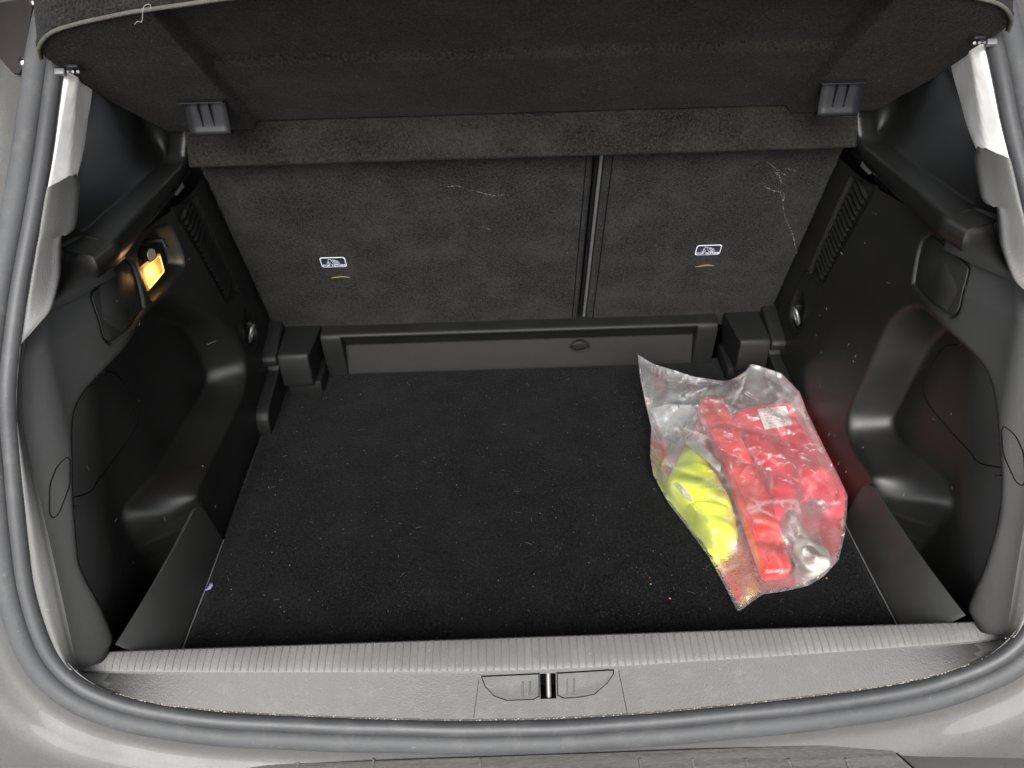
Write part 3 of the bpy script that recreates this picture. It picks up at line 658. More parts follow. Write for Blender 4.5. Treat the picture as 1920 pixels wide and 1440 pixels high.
# ================================================================== pale pillar trims above the side trims
for s in (-1, 1):
    r = tag(empty('pillar_trim', (s*.58,.35,.56)), 'pale grey pillar trim above the boot side trim', 'pillar trim', 'pale pillar trims')
    HI = SEAL_IN[130:] if s > 0 else SEAL_IN[130::-1]
    j0 = np.argmax(HI[:, 2] > .560); O = resample(HI[j0:], 30)+np.array([0,.002,0])
    ridge = spline([(s*.556,.312,.575),(s*.553,.35,.615),(s*.549,.39,.66),(s*.543,.45,.72),(s*.53,.53,.80)], 30)
    inn_ = spline([(s*.562,.33,.562),(s*.572,.385,.575),(s*.585,.445,.594),(s*.592,.50,.621),(s*.595,.56,.68),(s*.59,.64,.78)], 30)
    far = inn_+np.array([s*.05,.02,0])
    loft('pillar_face', [O+np.array([s*.004,.012,0]), O, O*.5+ridge*.5+np.array([0,-.002,.003]), ridge*.93+O*.07, ridge, ridge*.93+inn_*.07, inn_, far], M['white'], r, raw=True, smoothrows=22, angle=0)

# ================================================================== parcel shelf
sh = tag(empty('parcel_shelf', (0,.53,.5)), 'black felt parcel shelf tilted up above the boot', 'parcel shelf')
TA = math.radians(40); HU = np.array([0,-math.cos(TA), math.sin(TA)]); HN = np.array([0,-math.sin(TA),-math.cos(TA)])   # up the slope; out of the underside
def shp(x, t, d=0): return np.array([0,.53,.553])+np.array([x,0,0])+HU*t+HN*d
# rear outline (t as a function of x) rounded at the corners
RX = [0,.20,.311,.413,.471,.509,.532,.552,.5645]; RTv = [.362,.347,.333,.314,.298,.284,.268,.245,.222]
xs = np.concatenate([np.linspace(0,.38,40), np.linspace(.385,.40,8), np.linspace(.405,.5645,34)]); xs = np.concatenate([-xs[:0:-1], xs])
V = []; NT = 110
def xedge(t): return np.interp(t, [-.02,0,.10,.17,.23], [.522,.5255,.553,.561,.5645])
for j in range(NT+1):
    for x in xs:
        u = abs(x)/.5645; tm = np.interp(abs(x), RX, RTv); t = -.0+tm*j/NT
        xx = x*min(1, xedge(t)/.5645)
        dpt = .0
        inside = sstep((.394-abs(xx))/.008)
        dpt += -.012*inside                # pressed-in field
        dpt += -.011*inside*sstep((t-.168)/.005)                     # second, higher field
        dpt += -.012*sstep((.018-t)/.018)*inside*0
        eg = min(tm-t, xedge(t)-abs(xx)); dpt -= .007*max(0, 1-eg/.010)**2
        V.append(shp(xx, t, dpt+.0006*noise.noise((xx*9, t*9, 0))))
nc = len(xs); F = [(j*nc+i, j*nc+i+1, (j+1)*nc+i+1, (j+1)*nc+i) for j in range(NT) for i in range(nc-1)]
o = obj('shelf_panel', V, F, M['shelffelt'], sh, True, 0, HN); md = o.modifiers.new('thickness', 'SOLIDIFY'); md.thickness = .014; md.offset = -1
def face_pile(o, n_, length, width, mat, parent, nrm):
    me = o.data; vs = np.array([v.co[:] for v in me.vertices]); qs = np.array([p.vertices[:4] for p in me.polygons if len(p.vertices) == 4]); A_ = vs[qs]
    nn_ = np.cross(A_[:, 2]-A_[:, 0], A_[:, 3]-A_[:, 1]); ar = np.linalg.norm(nn_, axis=1); k_ = rng.choice(len(qs), n_, p=ar/ar.sum()); nn_ = nn_/(ar[:, None]+1e-12)
    nn_ = np.where((nn_@np.asarray(nrm))[:, None] < 0, -nn_, nn_); u, v = rng.uniform(size=(2, n_, 1)); a = A_[k_]
    P = a[:, 0]*(1-u)*(1-v)+a[:, 1]*u*(1-v)+a[:, 2]*u*v+a[:, 3]*(1-u)*v
    fibres('felt_pile', P-nn_[k_]*.0006, nn_[k_], length, width, mat, parent)
SHM = fibre_mat('shelf_felt_pile', (.0008,.0008,.0007), (.014,.0133,.012), (.16,.151,.135))
face_pile(o, 130000, .0024, .0005, SHM, sh, HN)
# drop lip along the hinge edge
xs2 = np.linspace(-.494,.494,50)
lp = [(.56,.575),(.545,.562),(.534,.549),(.526,.538),(.520,.526),(.515,.5165),(.5135,.5145),(.515,.5125),(.5135,.511),(.5115,.5085),(.514,.505),(.522,.503),(.55,.510)]
o = loft('drop_lip', [[(x, a+.0*x, b+.0002*math.sin(x*40)) for x in xs2] for a, b in lp], M['shelffelt'], sh, n=50, smoothrows=48, angle=0)
face_pile(o, 30000, .0024, .0005, SHM, sh, (0,-1,-.2))
# rear flap standing up from the rear edge, felt on the side we see
ed = [shp(x*min(1, xedge(np.interp(abs(x), RX, RTv))/.5645), np.interp(abs(x), RX, RTv), 0) for x in np.linspace(-.5645,.5645,90)]; ed = np.array(ed)
fl = [ed+np.array([0,.004,-.001]), ed+np.array([0,-.004,.002]), ed+np.array([0,.002,.012]), ed+np.array([0,.03,.06]), ed+np.array([0,.06,.12]), ed+np.array([0,.075,.15])]
o = loft('rear_flap', fl, M['shelffelt'], sh, raw=True, smoothrows=24, angle=0, thick=.01, face=(0,-1,0))
face_pile(o, 40000, .0024, .0005, SHM, sh, (0,-1,0))
tube('edge_binding', ed+np.array([0,-.0035,.0012]), .0022, M['edgefelt'], sh, 8)
for s in (-1, 1):
    # hinge bracket: a bent plate with two stiffening ribs
    BY = .452; c = on(388,222,y=BY) if s < 0 else on(1570,186,y=BY); x = s*(abs(on(388,222,y=BY)[0])+abs(on(1570,186,y=BY)[0]))/2; bd = BY-.497
    z = c[2]; W = .0275
    pr = [(.512,z+.024),(.497,z+.021),(.4955,z+.018),(.493,z-.008),(.490,z-.0155),(.4915,z-.0205),(.497,z-.0225),(.508,z-.022)]
    o = loft('hinge_bracket', [[(x-W, a+bd, b), (x+W, a+bd, b)] for a, b in pr], M['tray'], sh, n=6, smoothrows=40, thick=.0022, face=(0,-1,0))
    slab('bracket_shelf', [(x-W-.005,.486+bd,z+.0225),(x+W,.486+bd,z+.0225),(x+W,.525+bd,z+.0235),(x-W-.005,.525+bd,z+.0235)], (0,0,1), .0015, M['tray'], o, .0003)
    for dx in (-.009,.006):
        slab('bracket_rib', [(x+dx,.4965+bd,z+.022),(x+dx,.4870+bd,z+.022),(x+dx,.4915+bd,z-.009),(x+dx,.495+bd,z-.009)], (1,0,0), .0014, M['tray'], o, 0)
    # cord clip near the rear corner
    p = onp(140,125,shp(0,0,.004),HN) if s < 0 else onp(1832,71,shp(0,0,.004),HN)
    clm = bpy.data.materials.get('clip_white') or simple('clip_white', (.09,.09,.094), .45)
    cb = slab('cord_clip', rpoly([p+np.array([a, 0, 0])+HU*b for a, b in ((-.010,-.006),(.010,-.006),(.007,.007),(-.007,.007))], .003), HN, .004, M['tray'], sh, .001)
    for dx in (-.006,0,.006):
        tube('clip_prong', [p+np.array([dx*.4,0,0])+HN*.005+HU*-.005, p+np.array([dx,0,0])+HN*.008+HU*.004], [.0012,.0018], clm, cb, 6)
    q = p+np.array([s*.02,0,0])-HU*.006; slab('clip_end', rpoly([q+np.array([a,0,0])+HU*b for a, b in ((-.006,-.004),(.006,-.004),(.006,.004),(-.006,.004))], .002), HN, .007, clm, sh, .001)
# stamped mark on the underside
c = onp(1022,210,shp(0,0,-.009),HN)
VV, FF = [], []
for a0, a1, b in ((-.010,.016,.006),(-.012,-.002,-.004),(.0,.004,-.003),(.006,.012,-.004),(-.012,.014,-.0075)):
    v, f = tubemesh([c+np.array([a0,0,0])+HU*b, c+np.array([a1,0,0])+HU*b], .0006, 5); FF += [tuple(i+len(VV) for i in q) for q in f]; VV += v
for a in (-.012,-.007,.002,.008,.013):
    v, f = tubemesh([c+np.array([a,0,0])-HU*.007, c+np.array([a,0,0])-HU*.001], .0005, 5); FF += [tuple(i+len(VV) for i in q) for q in f]; VV += v
obj('stamped_mark', VV, FF, M['seatfelt'], sh)

# ================================================================== loading sill
si = tag(empty('loading_sill', (0,-.03,-.02)), 'grey ribbed plastic loading sill with latch cover', 'sill')
def yr(x): return np.interp(abs(x), [0,.1,.18,.26,.40,.5,.579], [-.0355,-.0345,-.032,-.0297,-.0245,-.0200,-.0155])
HI = SEAL_IN[130:]; HX = HI[:np.argmax(HI[:, 0] > .600)]
def sb(x): return np.array([x, np.interp(abs(x), HX[:, 0], HX[:, 1]), np.interp(abs(x), HX[:, 0], HX[:, 2])])
# latch opening on the face, given by the sill's own coordinates (x, fraction down the face)
def face(x, f, d=0):
    a = np.array([x, yr(x)-.0035, .0425]); b = sb(x); p = a+(b-a)*f
    n_ = np.array([0, -(a[2]-b[2]), -(b[1]-a[1])]); n_ = np.array([0, b[2]-a[2], a[1]-b[1]]); n_ /= np.linalg.norm(n_)
    if n_[1] > 0: n_ = -n_
    return p+n_*d
def onface(px, py):
    p0, p1, p2 = face(-.1,0), face(.1,0), face(.0,1); n_ = np.cross(p1-p0, p2-p0); q = onp(px, py, p0, n_)
    b0, b1 = face(q[0],0), face(q[0],1); return q[0], (b0[2]-q[2])/(b0[2]-b1[2])
xa, fa = onface(1012,1262); xb, fb = onface(1043,1309)
xcols = sorted(set(list(np.linspace(-.600,.600,144))+[xa, xb])); xcols = [x for x in xcols if x in (xa, xb) or (abs(x-xa) > .002 and abs(x-xb) > .002)]
rows = [lambda x: (x,.012,-.02), lambda x: (x,.0105,.040), lambda x: (x,.0095,.0465), lambda x: (x,.0055,.0500), lambda x: (x,.0015,.0502), lambda x: (x,(yr(x)+.0)*.55,.0492),
        lambda x: (x,yr(x)+.0045,.0475), lambda x: (x,yr(x)+.0008,.0462), lambda x: (x,yr(x)-.0018,.0445)]
fr = [0,.04]+sorted([fa, fb])+[.55,.8,.93]
fr = sorted(set([f for f in fr if f >= 0])); 
rows += [(lambda x, f=f: tuple(face(x, f))) for f in fr]
rows += [lambda x: tuple(face(x,.965,-.0025)), lambda x: tuple(face(x,1.05,-.004))]
V = []; 
for rw in rows: V += [rw(x) for x in xcols]
nc = len(xcols); F = []
ri = {f: 9+i for i, f in enumerate(fr)}; ca, cb_ = xcols.index(xa), xcols.index(xb)
for j in range(len(rows)-1):
    for i in range(nc-1):
        if ri[fa] <= j < ri[fb] and ca <= i < cb_: continue
        F.append((j*nc+i, j*nc+i+1, (j+1)*nc+i+1, (j+1)*nc+i))
spn = obj('sill_panel', V, F, M['sill'], si, True, 38); spn.data.materials.append(M['sill_worn_lit'])
for p in spn.data.polygons: p.material_index = 1 if p.center.z > .0452 else 0  # light on the sill top painted in with the lighter rib colour
# recess behind the opening and the striker bar in it
Vb = [face(x, f, d) for d in (0,-.035) for x, f in ((xa,fa),(xb,fa),(xb,fb),(xa,fb))]
obj('latch_recess', Vb, [(0,1,5,4),(1,2,6,5),(2,3,7,6),(3,0,4,7),(4,5,6,7)], M['gap'], si, False)
xm = (xa+xb)/2+.001; tube('striker', [face(xm, fa-.02, -.006), face(xm, fb+.02, -.006)], .0036, simple('worn_striker', (.22,.22,.21), .4, metal=.9), si, 14)
# the two latch cover flaps and their ridges
LF = [(903,1268),(1010,1262),(1010.5,1304),(1000,1310),(950,1312),(927,1304),(910,1286)]
RF = [(1045,1261),(1150,1255.5),(1150,1262),(1138,1280),(1115,1300),(1096,1305),(1056,1308),(1046,1302)]
for pl, rd in ((LF, ((980,1276,1305),(994,1276,1304))), (RF, ((1063,1272,1302),(1076,1271,1301)))):
    P_ = [onface(*p) for p in pl]; P_ = spline([p for p in rpoly([np.array(p) for p in P_], .004, 4)], 60, True)
    cen = P_.mean(0)
    sm = tube('flap_seam', [face(p[0], p[1], .0002) for p in P_], .0010, M['gap'], si, 6, True)
    fl_ = slab('latch_flap', [face(p[0], p[1], -.004) for p in (cen+(P_-cen)*[.985,.965])], face(0,.5,1)-face(0,.5), .005, M['sill'], si, .0006)
    for px, a, b in rd:
        tube('flap_ridge', [face(*onface(px, y), .0012) for y in (a, b)], .0011, M['sill'], fl_, 6)
for pts in (((898,1274),(888,1346)), ((1160,1256),(1176,1338))):
    tube('panel_seam', [face(*onface(*p), .0) for p in pts], .0004, M['gap'], si, 5)
# raised ribs across the top
rb = None; pitch = .00985; nrib = 118
for i in range(nrib):
    x = (i-(nrib-1)/2)*pitch
    if rb is None:
        y0, y1 = .0075, -.030; V = []
        for y, z in ((y0,.0485),(.0035,.0502),(-.016,.0492),(y1+.003,.0476),(y1-.0015,.0452)):
            V += [(-.0013,y,z-.0006),(-.0006,y,z+.0006),(.0006,y,z+.0006),(.0013,y,z-.0006)]
        o = rb = obj('rib', V, [(4*a+b, 4*a+b+1, 4*a+b+5, 4*a+b+4) for a in range(4) for b in range(3)]+[(0,1,2,3),(16,17,18,19)], M['sill_worn_lit'], si, True, 50)
    else: o = rb.copy(); COL.objects.link(o)
    k = (yr(x)-.0075)/(-.030-.0075)
    o.location = (x, .0075*(1-k), 0); o.scale = (random.uniform(.75,1.25), k, random.uniform(.996,1.003))

# ================================================================== pocket partitions standing on the floor edge
for s in (-1, 1):
    r = tag(empty('pocket_partition', (s*.5,.12,0)), 'thin black plastic partition below the lit boot lamp closing off a side pocket' if s < 0 else 'thin black plastic partition beside the bag closing off the side pocket', 'partition', 'side pocket partitions')
    bot = [(.4960,.237,-.006),(.4965,.17,-.006),(.4975,.09,-.006),(.4985,.012,-.006)]
    topc = [(.503,.224,.104),(.517,.15,.090),(.536,.08,.074),(.559,.012,.057)]
    bot = spline(bot, 40); topc = spline(topc, 40)
    # round the free upper corner
    rw = []
    for f in 1-(1-np.linspace(0, 1, 16))**2:
        hh = max(0, f*.11-.086); c = bot*(1-f)+topc*f; c = c.copy(); cut = .024-math.sqrt(max(0, .024**2-hh**2)); c = c[0]+(c-c[0]); tt = np.linspace(cut/.24, 1, 40); c = np.stack([np.interp(tt, np.linspace(0,1,40), c[:, k]) for k in range(3)], 1); rw.append(c*[s,1,1])
    o = loft('panel', rw, M['partition'], r, raw=True, angle=0); md = o.modifiers.new('thickness', 'SOLIDIFY'); md.thickness = .0035; md.offset = 0; bv = o.modifiers.new('b', 'BEVEL'); bv.width = .001; bv.segments = 2; bv.limit_method = 'ANGLE'
    tube('foot_seam', (bot*[s,1,1])+np.array([-s*.002,0,.0065]), .0012, M['trimsheen'], r, 6)

# ================================================================== things in the plastic bag
def flat(pts, z): return [on(a, b, z=z) for a, b in pts]
redm, rn, rb_ = nodes('red_reflector_plastic'); rx = tex(rn, 'Noise', 30, 4); rv = tex(rn, 'Voronoi', 420)
rn.links.new(ramp(rn, rx.outputs['Fac'], .3, .7, (.80,.009,.005), (.90,.018,.010)).outputs[0], rb_.inputs['Base Color']); rb_.inputs['Roughness'].default_value = .28; rb_.inputs['Coat Weight'].default_value = .4
bump(rn, rb_, rv.outputs['Distance'], .25, .0006)
fabm, fn, fb_ = nodes('red_fabric'); fx = tex(fn, 'Noise', 26, 5); fw = tex(fn, 'Noise', 700, 2)
fn.links.new(ramp(fn, fx.outputs['Fac'], .3, .7, (.62,.008,.030), (.82,.020,.055)).outputs[0], fb_.inputs['Base Color']); fb_.inputs['Roughness'].default_value = .8; bump(fn, fb_, fw.outputs['Fac'], .4, .001)
yelm, yn, yb_ = nodes('fluorescent_yellow_cloth'); yx = tex(yn, 'Noise', 20, 5); yw = tex(yn, 'Noise', 900, 2)
yn.links.new(ramp(yn, yx.outputs['Fac'], .3, .7, (.82,.96,.001), (.90,1.0,.004)).outputs[0], yb_.inputs['Base Color']); yb_.inputs['Roughness'].default_value = .75; bump(yn, yb_, yw.outputs['Fac'], .3, .001)
refm, fn2, fb2 = nodes('grey_reflective_tape'); fv = tex(fn2, 'Noise', 420, 3)
fn2.links.new(ramp(fn2, fv.outputs['Fac'], .4, .6, (.42,.44,.43), (.58,.60,.57)).outputs[0], fb2.inputs['Base Color']); fb2.inputs['Roughness'].default_value = .4
papm, pn3, pb3 = nodes('printed_paper_label'); pvx = tex(pn3, 'Noise', 300, 4, .7, stretch=(1,.3,1))
pn3.links.new(ramp(pn3, pvx.outputs['Fac'], .5, .62, (.80,.74,.70), (.50,.40,.38)).outputs[0], pb3.inputs['Base Color']); pb3.inputs['Roughness'].default_value = .7

# warning triangle arm: long flat reflector bar
wt = tag(empty('warning_triangle', tuple(on(1390,930,z=.0))), 'long red reflector bar of a folded warning triangle inside the bag', 'warning triangle')
def barpts(z): return flat([(1306,766),(1355,764),(1404,878),(1444,965),(1484,1098),(1427,1104),(1391,986),(1348,871)], z)
slab('reflector_bar', rpoly(flat([(1307,778),(1312,764),(1350,763),(1357,779),(1404,878),(1444,965),(1479,1080),(1474,1088),(1430,1091),(1424,1084),(1391,986),(1348,871)], .014), .006, 4), (0,0,1), .026, redm, wt, .005, 3)
slab('second_bar', rpoly(flat([(1316,772),(1362,770),(1410,880),(1482,1070),(1440,1082),(1360,880)], .005), .006, 4), (0,0,1), .009, redm, wt, .004, 2)
c = flat([(1330,786),(1452,1075)], .0405)
tube('bar_groove', [c[0]*(1-t)+c[1]*t for t in np.linspace(.06,.94,20)], .0016, fabm, wt, 6)
# folded red reflector pouch
def heap(name, outline, z0, h, mat, parent, fold=.008, seed=1, res=.006, edge=.02, ridge=None):
    """a folded cloth: closed lumpy sheet with soft edges standing on z0"""
    P2 = [np.array(p[:2]) for p in spline([np.array(p)[:2] for p in outline], 70, True)]
    lo = np.min(P2, 0); hi = np.max(P2, 0); pts = [Vector(p) for p in P2]; nb = len(pts)
    gx = np.arange(lo[0], hi[0], res); gy = np.arange(lo[1], hi[1], res); A, B = np.meshgrid(gx, gy); d = sdf(A, B, P2)
    pts += [Vector((a, b)) for a, b, q in zip(A.ravel(), B.ravel(), d.ravel()) if q > res*.6]
    r = delaunay_2d_cdt(pts, [(i, (i+1) % nb) for i in range(nb)], [list(range(nb))], 1, 1e-6)
    v2 = np.array([tuple(p) for p in r[0]]); fs = r[2]; d = segdist(v2[:, 0], v2[:, 1], P2)
    prof = np.sqrt(np.clip(1-(1-np.clip(d/edge, 0, 1))**2, 0, 1))
    nz = np.array([noise.noise((x*22, y*22, seed))+.5*abs(noise.noise((x*45, y*45, seed+9))) for x, y in v2])
    zt = z0+h*prof+fold*nz*prof
    if ridge is not None: zt = zt+ridge(v2[:, 0], v2[:, 1])*prof
    V = [(x, y, z) for (x, y), z in zip(v2, zt)]+[(x, y, z0) for x, y in v2]; n = len(v2)
    F = [tuple(f) for f in fs]+[tuple(i+n for i in f[::-1]) for f in fs]+[(i, (i+1) % nb, n+(i+1) % nb, n+i) for i in range(nb)]
    return obj(name, V, F, mat, parent, True, 60), P2
rp = tag(empty('red_pouch', tuple(on(1470,860,z=0))), 'crumpled red cloth pouch with a white printed label inside the bag', 'pouch')
o, RP2 = heap('cloth', flat([(1374,768),(1420,758),(1478,750),(1503,747),(1528,792),(1550,842),(1570,874),(1535,902),(1490,944),(1455,948),(1440,935),(1424,880),(1400,820)], .025), .004, .028, fabm, rp, .0045, 3)
lb = flat([(1420,768),(1473,762),(1486,796),(1434,806)], .040); slab('care_label', rpoly(lb, .002, 3), (0,0,1), .0012, papm, rp, 0)
for i in range(5):
    f = .22+.14*i; a = lb[0]*(1-f)+lb[3]*f; b = lb[1]*(1-f)+lb[2]*f; a2 = a*.85+b*.15; b2 = a*.25+b*.75
    tube('label_line', [a2+[0,0,.0013], b2+[0,0,.0013]], .0004, M['printgrey'], rp, 4)
# safety vest
sv = tag(empty('safety_vest', tuple(on(1310,910,z=0))), 'folded fluorescent yellow safety vest inside the bag', 'safety vest')
def vr(x, y):
    a = flat([(1262,915),(1378,935)], .05); t = (x-a[0][0])*(a[1][1]-a[0][1])-(y-a[0][1])*(a[1][0]-a[0][0]); t = t/np.hypot(*(a[1]-a[0])[:2])
    return -.016*np.exp(-(t/.005)**2)+.003*np.sin(t*160)
o, VP2 = heap('cloth', flat([(1302,802),(1278,835),(1258,868),(1250,890),(1258,908),(1284,932),(1292,956),(1310,980),(1345,1003),(1366,1012),(1388,990),(1384,950),(1370,915),(1351,885),(1330,850)], .035), .004, .038, yelm, sv, .005, 5, .005, .034, vr)
tp = flat([(1283,832),(1298,818),(1352,872),(1350,888),(1318,858)], .046); slab('reflective_band', rpoly(tp, .004, 3), (0,0,1), .003, refm, sv, .001)
tp = flat([(1262,906),(1272,908),(1290,925),(1300,942),(1286,935)], .034); slab('reflective_band', rpoly(tp, .003, 3), (0,0,1), .003, refm, sv, .001)
# towing eye and its foil-wrapped fittings
te = tag(empty('towing_eye', tuple(on(1515,1020,z=0))), 'zinc towing eye with a round ring at the foot of the bag', 'towing eye')
tem = simple('yellowed_zinc', (.34,.31,.25), .45, metal=.5)
c = on(1521,1040,z=.012); tube('ring', [c+np.array([.021*math.cos(a), .024*math.sin(a), .003*math.sin(a)]) for a in np.linspace(0, 2*math.pi, 32, endpoint=False)], .0062, tem, te, 12, True)
a, b = on(1512,1010,z=.014), on(1478,960,z=.022); V, F = tubemesh([a*(1-t)+b*t for t in np.linspace(0,1,26)], [.0062+.0007*(i % 2) for i in range(26)], 14); obj('threaded_shaft', V, F, tem, te)
c = on(1543,1056,z=.012); V, F = [], []
V, F = tubemesh([c+np.array([0,0,h]) for h in (-.010,-.006,0,.006,.010)], [.003,.0085,.0105,.0085,.003], 16); obj('end_cap', V, F, simple('pale_cap', (.38,.38,.34), .5), te)

# ---- the bag: a film draped over those things
OUT = [(1196,665,.10),(1224,682,.082),(1250,690,.066),(1300,706,.048),(1350,714,.036),(1392,714,.04),(1402,700,.062),(1408,682,.092),(1424,686,.09),(1465,700,.075),(1505,735,.065),(1540,775,.056),(1570,830,.052),(1588,885,.05),(1593,930,.046),(1585,1000,.03),(1572,1050,.016),(1545,1080,.010),(1515,1098,.008),(1470,1108,.007),(1430,1114,.007),(1410,1128,.007),(1384,1148,.006),(1360,1100,.006),(1330,1045,.006),(1290,990,.007),(1255,945,.018),(1225,890,.036),(1219,855,.040),(1221,800,.046),(1208,745,.068),(1199,700,.088)]
O3 = np.array([on(a, b, z=c) for a, b, c in OUT]); O3[:, 0] = np.minimum(O3[:, 0], .494)
dd = np.r_[0, np.cumsum(np.linalg.norm(np.diff(np.r_[O3, O3[:1]], axis=0), axis=1))]
nb = 210; tt_ = np.linspace(0, dd[-1], nb, endpoint=False); O3 = np.stack([np.interp(tt_, dd, np.r_[O3, O3[:1]][:, k]) for k in range(3)], 1)
P2 = [p[:2] for p in O3]; res = .0032
lo, hi = O3.min(0), O3.max(0); A, B = np.meshgrid(np.arange(lo[0], hi[0], res), np.arange(lo[1], hi[1], res))
A = A+rng.uniform(-.35,.35,A.shape)*res; B = B+rng.uniform(-.35,.35,B.shape)*res
d = sdf(A, B, P2); pts = [Vector(p) for p in P2]+[Vector((a, b)) for a, b, q in zip(A.ravel(), B.ravel(), d.ravel()) if q > res*.7]
cr = delaunay_2d_cdt(pts, [(i, (i+1) % nb) for i in range(nb)], [list(range(nb))], 1, 1e-7)
v2 = np.array([tuple(p) for p in cr[0]]); tris = np.array([f for f in cr[2] if len(f) == 3])
dist = segdist(v2[:, 0], v2[:, 1], P2)
# height of what lies inside
def over(poly2, h, e): 
    q = sdf(v2[:, 0], v2[:, 1], [np.array(p[:2]) for p in poly2]); return h*sstep((q+e)/e)
H = np.full(len(v2), .004)
H = np.maximum(H, over(barpts(.03), .044, .010)); H = np.maximum(H, over(RP2, .046, .020)); H = np.maximum(H, over(VP2, .056, .022))
tc_ = on(1521,1040,z=.012); H = np.maximum(H, .022*np.exp(-((v2[:, 0]-tc_[0])**2+(v2[:, 1]-tc_[1])**2)/.03**2)+.004)
# outline height carried inwards
wgt = 1/(np.hypot(v2[:, None, 0]-O3[None, ::3, 0], v2[:, None, 1]-O3[None, ::3, 1])+.004)**3; ZB = (wgt*O3[None, ::3, 2]).sum(1)/wgt.sum(1)
E_ = {}
for f in tris:
    for a, b in ((f[0],f[1]),(f[1],f[2]),(f[2],f[0])): E_.setdefault((min(a,b), max(a,b)), []).append(int(sum(f)-a-b))
ed_ = np.array(list(E_.keys())); bend = np.array([v for v in E_.values() if len(v) == 2])
def simulate(P, H, grow, iters, seed, roof=None):
    gr = np.array([1+grow*(.55+.9*abs(noise.noise((x*16, y*16, seed)))) for x, y in v2])
    r1 = np.hypot(*(v2[ed_[:, 0]]-v2[ed_[:, 1]]).T)*(gr[ed_[:, 0]]+gr[ed_[:, 1]])/2
    r2 = np.hypot(*(v2[bend[:, 0]]-v2[bend[:, 1]]).T)*(gr[bend[:, 0]]+gr[bend[:, 1]])/2
    n = len(P); pin = np.zeros(n, bool); pin[:nb] = True; P0 = P.copy(); vel = np.zeros_like(P)
    cnt = np.bincount(ed_.ravel(), minlength=n).astype(float); cb = np.bincount(bend.ravel(), minlength=n).astype(float)+1e-9
    for it in range(iters):
        vel *= .9; vel[:, 2] -= .00004; Q = P.copy(); P = P+vel
        for sub in range(3):
            for (pr, rest, c, kf) in ((ed_, r1, cnt, 1.6), (bend, r2, cb, .35)):
                dlt = P[pr[:, 0]]-P[pr[:, 1]]; L = np.linalg.norm(dlt, axis=1)+1e-9; cor = (dlt/L[:, None])*((L-rest)*.5)[:, None]
                S_ = np.stack([np.bincount(pr[:, 1], cor[:, k], n)-np.bincount(pr[:, 0], cor[:, k], n) for k in range(3)], 1)
                P = P+S_/c[:, None]*kf
            P[pin] = P0[pin]; P[:, 2] = np.maximum(P[:, 2], H)
            P[:, 0] = np.minimum(P[:, 0], .495)
        vel = P-Q
    return P
nzs = np.array([noise.noise((x*30, y*30, 4))+.6*noise.noise((x*70, y*70, 8)) for x, y in v2])
start = np.maximum(H, ZB)+.008*np.clip(dist/.03, 0, 1)*(1+nzs); start[:nb] = O3[:, 2]
# crease network of a film that has been folded and crushed: flat facets meeting in sharp ridges
def facets(x, y, sc, sd_, an=0, st=1):
    ca, sa = math.cos(an), math.sin(an); u, v = (ca*x+sa*y)*sc, (-sa*x+ca*y)*sc*st
    u, v = u+.25*noise.noise((u, v, sd_)), v+.25*noise.noise((u, v, sd_+5))
    d_, _ = noise.voronoi((u, v, sd_)); return d_[1]-d_[0]
fc_ = np.array([.70*facets(x, y, 13, 3.1, .9, .55)+.24*facets(x, y, 30, 7.7, -.5, .6)+.06*facets(x, y, 75, 1.3, .2) for x, y in v2])
H = np.maximum(H+.003, .060*sstep(dist/.085)); start = np.maximum(start, H+.002); start[:nb] = O3[:, 2]
start += .016*(fc_-fc_.mean())*np.clip(dist/.02, 0, 1)
PT = simulate(np.c_[v2, start], H, .11, 40, 2)
PT[:, 2] += .022*(fc_-.16)*np.clip(dist/.015, 0, 1); PT[:, 2] = np.maximum(PT[:, 2], H-.001)
PB = np.c_[v2, ZB*np.clip(1-dist/.035, 0, 1)**2+.0035]; PB[:nb, 2] = O3[:, 2]-.0008
n = len(v2); V = np.r_[PT, PB]; 
F = [tuple(f) for f in tris]+[tuple(int(i)+n for i in f[::-1]) for f in tris]+[(i, (i+1) % nb, n+(i+1) % nb, n+i) for i in range(nb)]
bgm = bpy.data.materials.new('clear_plastic_film'); bgm.use_nodes = True; t_ = bgm.node_tree; t_.nodes.clear()
out_ = t_.nodes.new('ShaderNodeOutputMaterial'); tr = t_.nodes.new('ShaderNodeBsdfTransparent'); tr.inputs[0].default_value = (.97,.97,.97,1)
gl_ = t_.nodes.new('ShaderNodeBsdfGlossy'); gl_.inputs['Roughness'].default_value = .09; gl_.inputs['Color'].default_value = (1,1,1,1)
di = t_.nodes.new('ShaderNodeBsdfDiffuse'); di.inputs[0].default_value = (.82,.83,.83,1); tl = t_.nodes.new('ShaderNodeBsdfTranslucent'); tl.inputs[0].default_value = (.82,.83,.83,1)
ad = t_.nodes.new('ShaderNodeMixShader'); ad.inputs[0].default_value = .45; t_.links.new(di.outputs[0], ad.inputs[1]); t_.links.new(tl.outputs[0], ad.inputs[2])
mk = tex(t_, 'Noise', 24, 6, .65); mkr = ramp(t_, mk.outputs['Fac'], .35, .7, (.03,)*3, (.13,)*3)
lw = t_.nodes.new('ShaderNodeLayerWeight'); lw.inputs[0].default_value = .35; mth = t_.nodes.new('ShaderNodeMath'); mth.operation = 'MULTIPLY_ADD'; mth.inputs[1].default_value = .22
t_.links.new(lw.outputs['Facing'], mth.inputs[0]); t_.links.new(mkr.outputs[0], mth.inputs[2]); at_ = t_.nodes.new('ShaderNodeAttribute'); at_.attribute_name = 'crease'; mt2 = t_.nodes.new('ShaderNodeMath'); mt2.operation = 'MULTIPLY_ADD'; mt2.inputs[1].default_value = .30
t_.links.new(at_.outputs['Fac'], mt2.inputs[0]); t_.links.new(mth.outputs[0], mt2.inputs[2]); mkr = mt2
